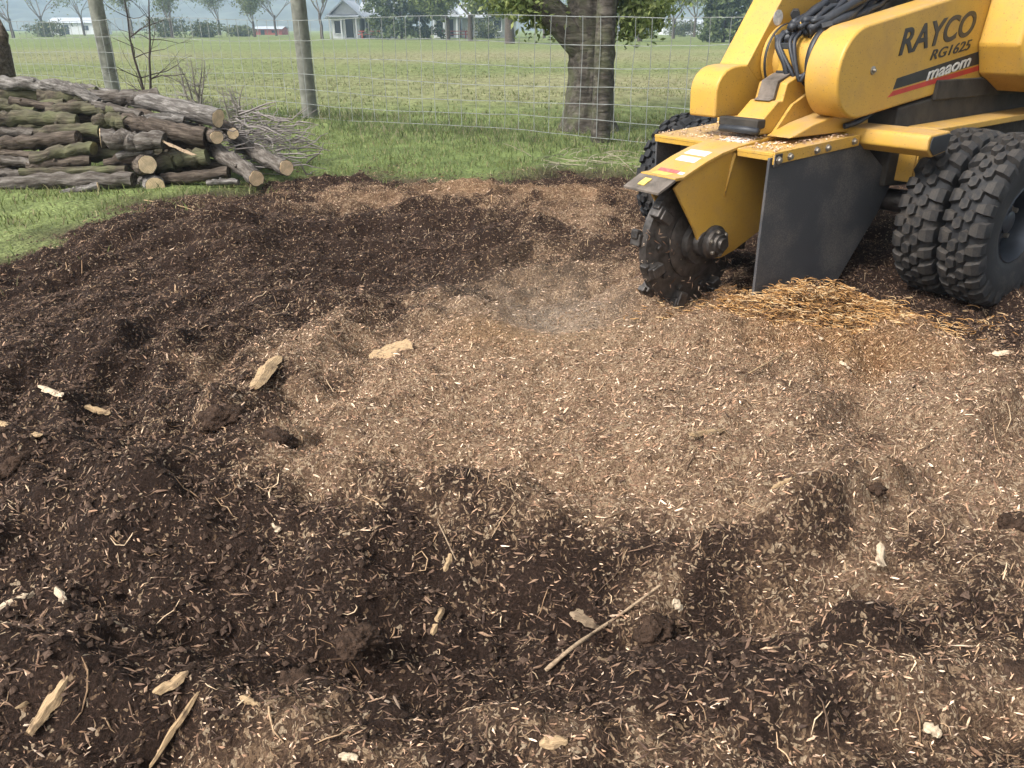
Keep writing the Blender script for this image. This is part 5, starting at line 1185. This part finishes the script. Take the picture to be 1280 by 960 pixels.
SPL = [
 ('wood_chunk', (317, 487), (346, 449), 26, .022, 'splinter', 'thick tan wood chunk standing out of dark soil left of the chip bed', 'wood chunk'),
 ('wood_chunk', (462, 446), (516, 434), 30, .006, 'splinter', 'wide pale flake of wood lying flat at the left of the chip bed', 'wood chunk'),
 ('wood_splinter', (4, 532), (52, 548), 15, .010, 'splinter', 'blunt tan splinter at the left edge halfway up', 'wood splinter'),
 ('wood_splinter', (50, 484), (80, 496), 9, .007, 'splinter_pale', 'small pale splinter above the blunt one at left', 'wood splinter'),
 ('wood_splinter', (106, 508), (138, 518), 8, .006, 'splinter', 'thin tan splinter right of the small pale one at left', 'wood splinter'),
 ('wood_splinter', (297, 607), (342, 641), 6, .005, 'splinter_pale', 'long thin curved splinter left of centre above a pale chip', 'wood splinter'),
 ('wood_splinter', (328, 645), (350, 664), 9, .006, 'splinter_pale', 'short white splinter just below the long thin one', 'wood splinter'),
 ('wood_splinter', (-4, 762), (43, 742), 15, .009, 'splinter_pale', 'pale flat splinter cut by the left edge', 'wood splinter'),
 ('wood_splinter', (70, 735), (82, 754), 9, .006, 'splinter_pale', 'tiny pale oval chip right of the flat edge splinter', 'wood splinter'),
 ('wood_splinter', (37, 916), (98, 830), 20, .010, 'splinter', 'large frayed splinter in the bottom left corner', 'wood splinter'),
 ('wood_splinter', (20, 886), (62, 866), 9, .006, 'splinter', 'narrow splinter tucked behind the large frayed one', 'wood splinter'),
 ('wood_splinter', (192, 868), (236, 841), 15, .008, 'splinter', 'fibrous tan splinter right of the bottom left corner', 'wood splinter'),
 ('wood_splinter', (188, 958), (248, 866), 9, .007, 'splinter', 'long narrow sliver running down to the bottom edge', 'wood splinter'),
 ('wood_splinter', (556, 714), (564, 692), 9, .006, 'splinter', 'small upright tan splinter near bottom centre, upper of two', 'wood splinter'),
 ('wood_splinter', (540, 793), (553, 760), 11, .007, 'splinter', 'upright tan splinter near bottom centre, lower of two', 'wood splinter'),
 ('wood_splinter', (712, 766), (748, 784), 16, .008, 'stick', 'brown bark flake beside the long stick', 'wood splinter'),
 ('wood_splinter', (1100, 680), (1101, 708), 12, .007, 'splinter_pale', 'pale upright chip standing in dark soil at right', 'wood splinter'),
 ('wood_splinter', (963, 906), (978, 876), 18, .007, 'splinter_pale', 'white leaf shaped chip near the bottom right', 'wood splinter'),
 ('wood_splinter', (980, 892), (1004, 904), 9, .005, 'splinter_pale', 'small forked pale chip touching the leaf shaped one', 'wood splinter'),
 ('wood_splinter', (1155, 905), (1177, 919), 17, .007, 'splinter_pale', 'rounded white chip nearest the bottom right corner', 'wood splinter'),
 ('wood_splinter', (674, 930), (710, 926), 16, .007, 'splinter', 'tan flake at the bottom edge right of centre', 'wood splinter'),
 ('wood_splinter', (841, 750), (852, 762), 11, .006, 'splinter_pale', 'tiny white chip right of the big dark clod', 'wood splinter'),
 ('wood_splinter', (965, 610), (990, 598), 6, .005, 'splinter', 'thin tan splinter in the chips left of the small clod', 'wood splinter'),
 ('wood_splinter', (862, 545), (905, 538), 9, .010, 'splinter', 'tan splinter raised on the middle of the chip bed', 'wood splinter'),
 ('wood_splinter', (1240, 443), (1262, 440), 10, .006, 'splinter_pale', 'white chip right below the outer tyre', 'wood splinter'),
 ('wood_splinter', (1050, 452), (1061, 462), 9, .006, 'splinter_pale', 'white chip in the orange shavings below the flap', 'wood splinter'),
 ('wood_splinter', (1008, 412), (1028, 425), 6, .005, 'splinter_pale', 'pale torn fibre just under the flap corner', 'wood splinter'),
 ('wood_splinter', (425, 944), (448, 948), 11, .006, 'splinter_pale', 'pale chip at the bottom edge left of centre', 'wood splinter'),
 ('wood_splinter', (470, 630), (480, 618), 6, .004, 'splinter', 'small tan splinter at centre left of the dark bank', 'wood splinter'),
 ('wood_splinter', (300, 872), (330, 884), 9, .006, 'splinter', 'reddish tan splinter among bottom chips left of centre', 'wood splinter'),
]
for i, (nm, a, b, wpx, th, mt, lab, cat) in enumerate(SPL):
    pa, pb = gz(*a, .007), gz(*b, .007); sc = depth_of((pa + pb) / 2) / FPX
    o = splinter_obj(nm, pa, pb, wpx * sc * .95, th, M[mt], 200 + i); tag(o, lab, cat)
def stick(pts, r, mat, label, seed):
    P = [gz(p[0], p[1], p[2]) for p in pts]; C = sum(P, Vector()) / len(P); R_ = random.Random(seed)
    c = smooth_path([p - C for p in P], 6); m = MB(); m.tube(c, [r * (1 - .5 * i / len(c)) * R_.uniform(.85, 1.15) for i in range(len(c))], 7); o = m.build('stick', M[mat], None, auto=60); o.location = C; tag(o, label, 'stick')
stick([(682, 838, .012), (720, 806, .025), (770, 772, .035), (826, 731, .045)], .0048, 'stick', 'long straight dry stick leaning beside the big dark clod', 1)
stick([(500, 590, .01), (540, 640, .008), (570, 700, .008)], .0022, 'stick', 'thin dark root lying above the upright splinters', 2)
stick([(930, 470, .01), (962, 452, .02), (990, 436, .015)], .0028, 'splinter', 'thin pale root at the foot of the flap', 3)
stick([(1060, 372, .015), (1100, 392, .02), (1140, 405, .012), (1165, 402, .01)], .0035, 'splinter_pale', 'wavy pale root in front of the inner tyre', 4)
stick([(180, 250, .01), (240, 262, .015), (300, 300, .01)], .003, 'splinter', 'slim pale stick on the dark mound at left back', 5)
def clod(px, py, rpx, label, seed, flat=.7):
    p = gz(px, py); sc = depth_of(p) / FPX; r = rpx * sc * .68; bm = bmesh.new(); bmesh.ops.create_icosphere(bm, subdivisions=4, radius=1)
    for v in bm.verts:
        c = v.co.normalized(); f = 1 + .55 * float(vnoise(c.x * 2 + seed, c.y * 2 + c.z * 1.7, .9, 91)) + .35 * float(vnoise(c.x * 5 + c.z * 4, c.y * 5 - c.z * 3 + seed, .8, 92)) + .22 * float(vnoise(c.x * 14 + c.z * 9, c.y * 14 - c.z * 7 + seed, .9, 93))
        f += .30 * float(vnoise(c.x * 30 + c.z * 19, c.y * 30 - c.z * 17 + seed, .9, 94)); v.co = Vector((c.x * f * r, c.y * f * r * .9, c.z * f * r * flat))
    me = bpy.data.meshes.new('soil_clod'); bm.to_mesh(me); bm.free(); me.shade_smooth(); o = link('soil_clod', me, M['clod']); o.location = p - Vector((0, 0, r * flat * .12)); o.rotation_euler = (0, 0, seed); tag(o, label, 'clod')
for i, (px, py, r, lab, fl) in enumerate([(820, 790, 36, 'large crumbly dark clod at the upper end of the long stick', .75), (1097, 611, 15, 'small dark clod on the pale chips at right', .7), (1270, 655, 26, 'dark clod cut by the right edge', .8),
        (278, 524, 40, 'dark lumpy clod left below the tan wood chunk, left of two', .6), (345, 552, 36, 'dark lumpy clod below the tan wood chunk, right of two', .6), (1078, 815, 42, 'flattened dark clod in the lower right', .45), (140, 302, 30, 'dark clod at the grass edge on the left', .6),
        (20, 585, 36, 'dark clod at the left edge below the blunt splinter', .7), (372, 852, 38, 'low dark clod near bottom left of centre', .5), (445, 800, 40, 'dark clod left of the lower upright splinter', .5), (1268, 840, 40, 'broad dark clod at the right edge near the bottom', .5)]):
    clod(px, py, r, lab, i + 1, fl)

# ------------------------------------------------------------------ brush pile, sapling, old stump, dry stalks
def brush():
    R_ = random.Random(9); c = pile_pt(336, 168, .6); m = MB()
    for k in range(260):
        x = R_.gauss(-.06, .19); y = R_.gauss(0, .25); z = max(0.01, R_.random() * (.46 - .40 * min(1, abs(x) / .55))); a = R_.gauss(.2, .5); L_ = R_.uniform(.12, .36)
        d = Vector((math.cos(a), math.sin(a) * R_.choice((-1, 1)), R_.gauss(0, .18))); p = Vector((x, y, z)) - d * L_ / 2
        pts = [p]; 
        for i in range(4):
            d = (d + Vector((R_.gauss(0, .3), R_.gauss(0, .3), R_.gauss(0, .2)))).normalized(); pts.append(pts[-1] + d * L_ / 4)
        pts = [Vector((q.x, q.y, max(q.z, .005))) for q in pts]
        r = R_.uniform(.003, .008); m.tube(pts, [r, r * .9, r * .8, r * .6, r * .4], 4, False)
    o = m.build('brush_pile', M['twig'], None); o.location = (c.x, c.y, 0); tag(o, 'heap of thin grey brushwood beside the log pile', 'brushwood', kind='stuff')
brush()
def sapling(px, py, Y, hgt, label, seed, nstem, mat='twig_dark', spread=.5):
    R_ = random.Random(seed); p = atY(px, py, Y); root = empty('bare_sapling', (p[0], Y, 0)); tag(root, label, 'sapling')
    t = MB(); b = MB()
    for s in range(nstem):
        a = R_.uniform(0, 6.28); d = Vector((math.cos(a) * .22, math.sin(a) * .2, 1)).normalized(); pts = [Vector((R_.uniform(-.06, .06), R_.uniform(-.06, .06), -.05))]
        for i in range(8):
            d = (d + Vector((R_.gauss(0, .09), R_.gauss(0, .09), .05))).normalized(); pts.append(pts[-1] + d * hgt / 8)
        rr = [.017 * (1 - .8 * i / 8) for i in range(9)]; t.tube(pts, rr, 6, False)
        for i in range(2, 9):
            for k in range(2):
                a = R_.uniform(0, 6.28); grow(b, pts[i], (math.cos(a), math.sin(a) * .8, R_.uniform(.0, .8)), hgt * R_.uniform(.14, .28), rr[i] * .55, 2, R_, .6, None, 4, .02, (1, 2), 3, .2)
    t.build('stems', M[mat], root); b.build('twigs', M[mat], root)
sapling(183, 112, 8.7, 1.55, 'dark bare sapling with fine twigs behind the log pile', 31, 2)
sapling(250, 140, 9.2, .75, 'low pale bare bush between the sapling and the fence post', 32, 5, 'twig')
sapling(300, 140, 8.6, .5, 'low dead bush rising from the brushwood heap', 34, 5, 'twig')
def old_stump():
    p = atY(5, 96, 7.4); root = empty('old_stump', (p[0] - .05, 7.4, 0)); tag(root, 'dark broken stump with mossy top at the left edge', 'stump'); m = MB(); R_ = random.Random(2)
    m.tube([(0, 0, -.1), (0, 0, .3), (.02, 0, .6), (.0, 0, .85), (-.02, 0, .95)], [.2, .13, .12, .15, .10], 12); m.build('trunk', M['bark_brown'], root, auto=60)
    m = MB(); m.tube([(.0, 0, .94), (-.02, 0, 1.02), (-.05, 0, 1.06)], [.13, .10, .02], 10); m.build('moss_cap', M['bark_moss'], root, smooth=True)
    m = MB(); m.tube([(.08, 0, .8), (.14, 0, .95), (.13, 0, 1.08)], [.05, .04, .01], 7); m.build('branch_stub', M['bark_brown'], root, smooth=True)
old_stump()
def dry_stalks():
    R_ = random.Random(6); m = MB()
    for k in range(70):
        px = R_.gauss(740, 38); py = R_.gauss(203, 8); p = Vector(G(px, py)); a = R_.uniform(0, 6.28); d = Vector((math.cos(a), math.sin(a), R_.uniform(.0, .5))); L_ = R_.uniform(.1, .35); pts = [p + Vector((0, 0, .02))]
        for i in range(4): d = (d + Vector((R_.gauss(0, .2), R_.gauss(0, .2), -.12))).normalized(); q = pts[-1] + d * L_ / 4; q.z = max(q.z, .015); pts.append(q)
        m.tube(pts, [.003, .003, .0025, .002, .0015], 3, False)
    o = m.build('dry_stalks', simple('dry_straw', (.26, .225, .16), .9, nscale=8, var=.3), None); tag(o, 'tangle of dry pale stalks lying before the big tree', 'dry stalks', kind='stuff')
dry_stalks()

# ------------------------------------------------------------------ haze
def haze():
    m = bpy.data.materials.new('haze'); m.use_nodes = True; N = m.node_tree.nodes; Lk = m.node_tree.links
    for n in list(N):
        if n.type == 'BSDF_PRINCIPLED': N.remove(n)
    v = N.new('ShaderNodeVolumePrincipled'); v.inputs['Color'].default_value = (.60, .78, 1.0, 1); v.inputs['Density'].default_value = .0010; v.inputs['Anisotropy'].default_value = 0.0
    Lk.new(v.outputs[0], N['Material Output'].inputs['Volume'])
    b = MB(); b.box((0, 740, 90), (2200, 1640, 184)); o = b.build('haze', m, None); tag(o, 'thin pale blue haze over the pasture', 'haze', kind='stuff')
haze()
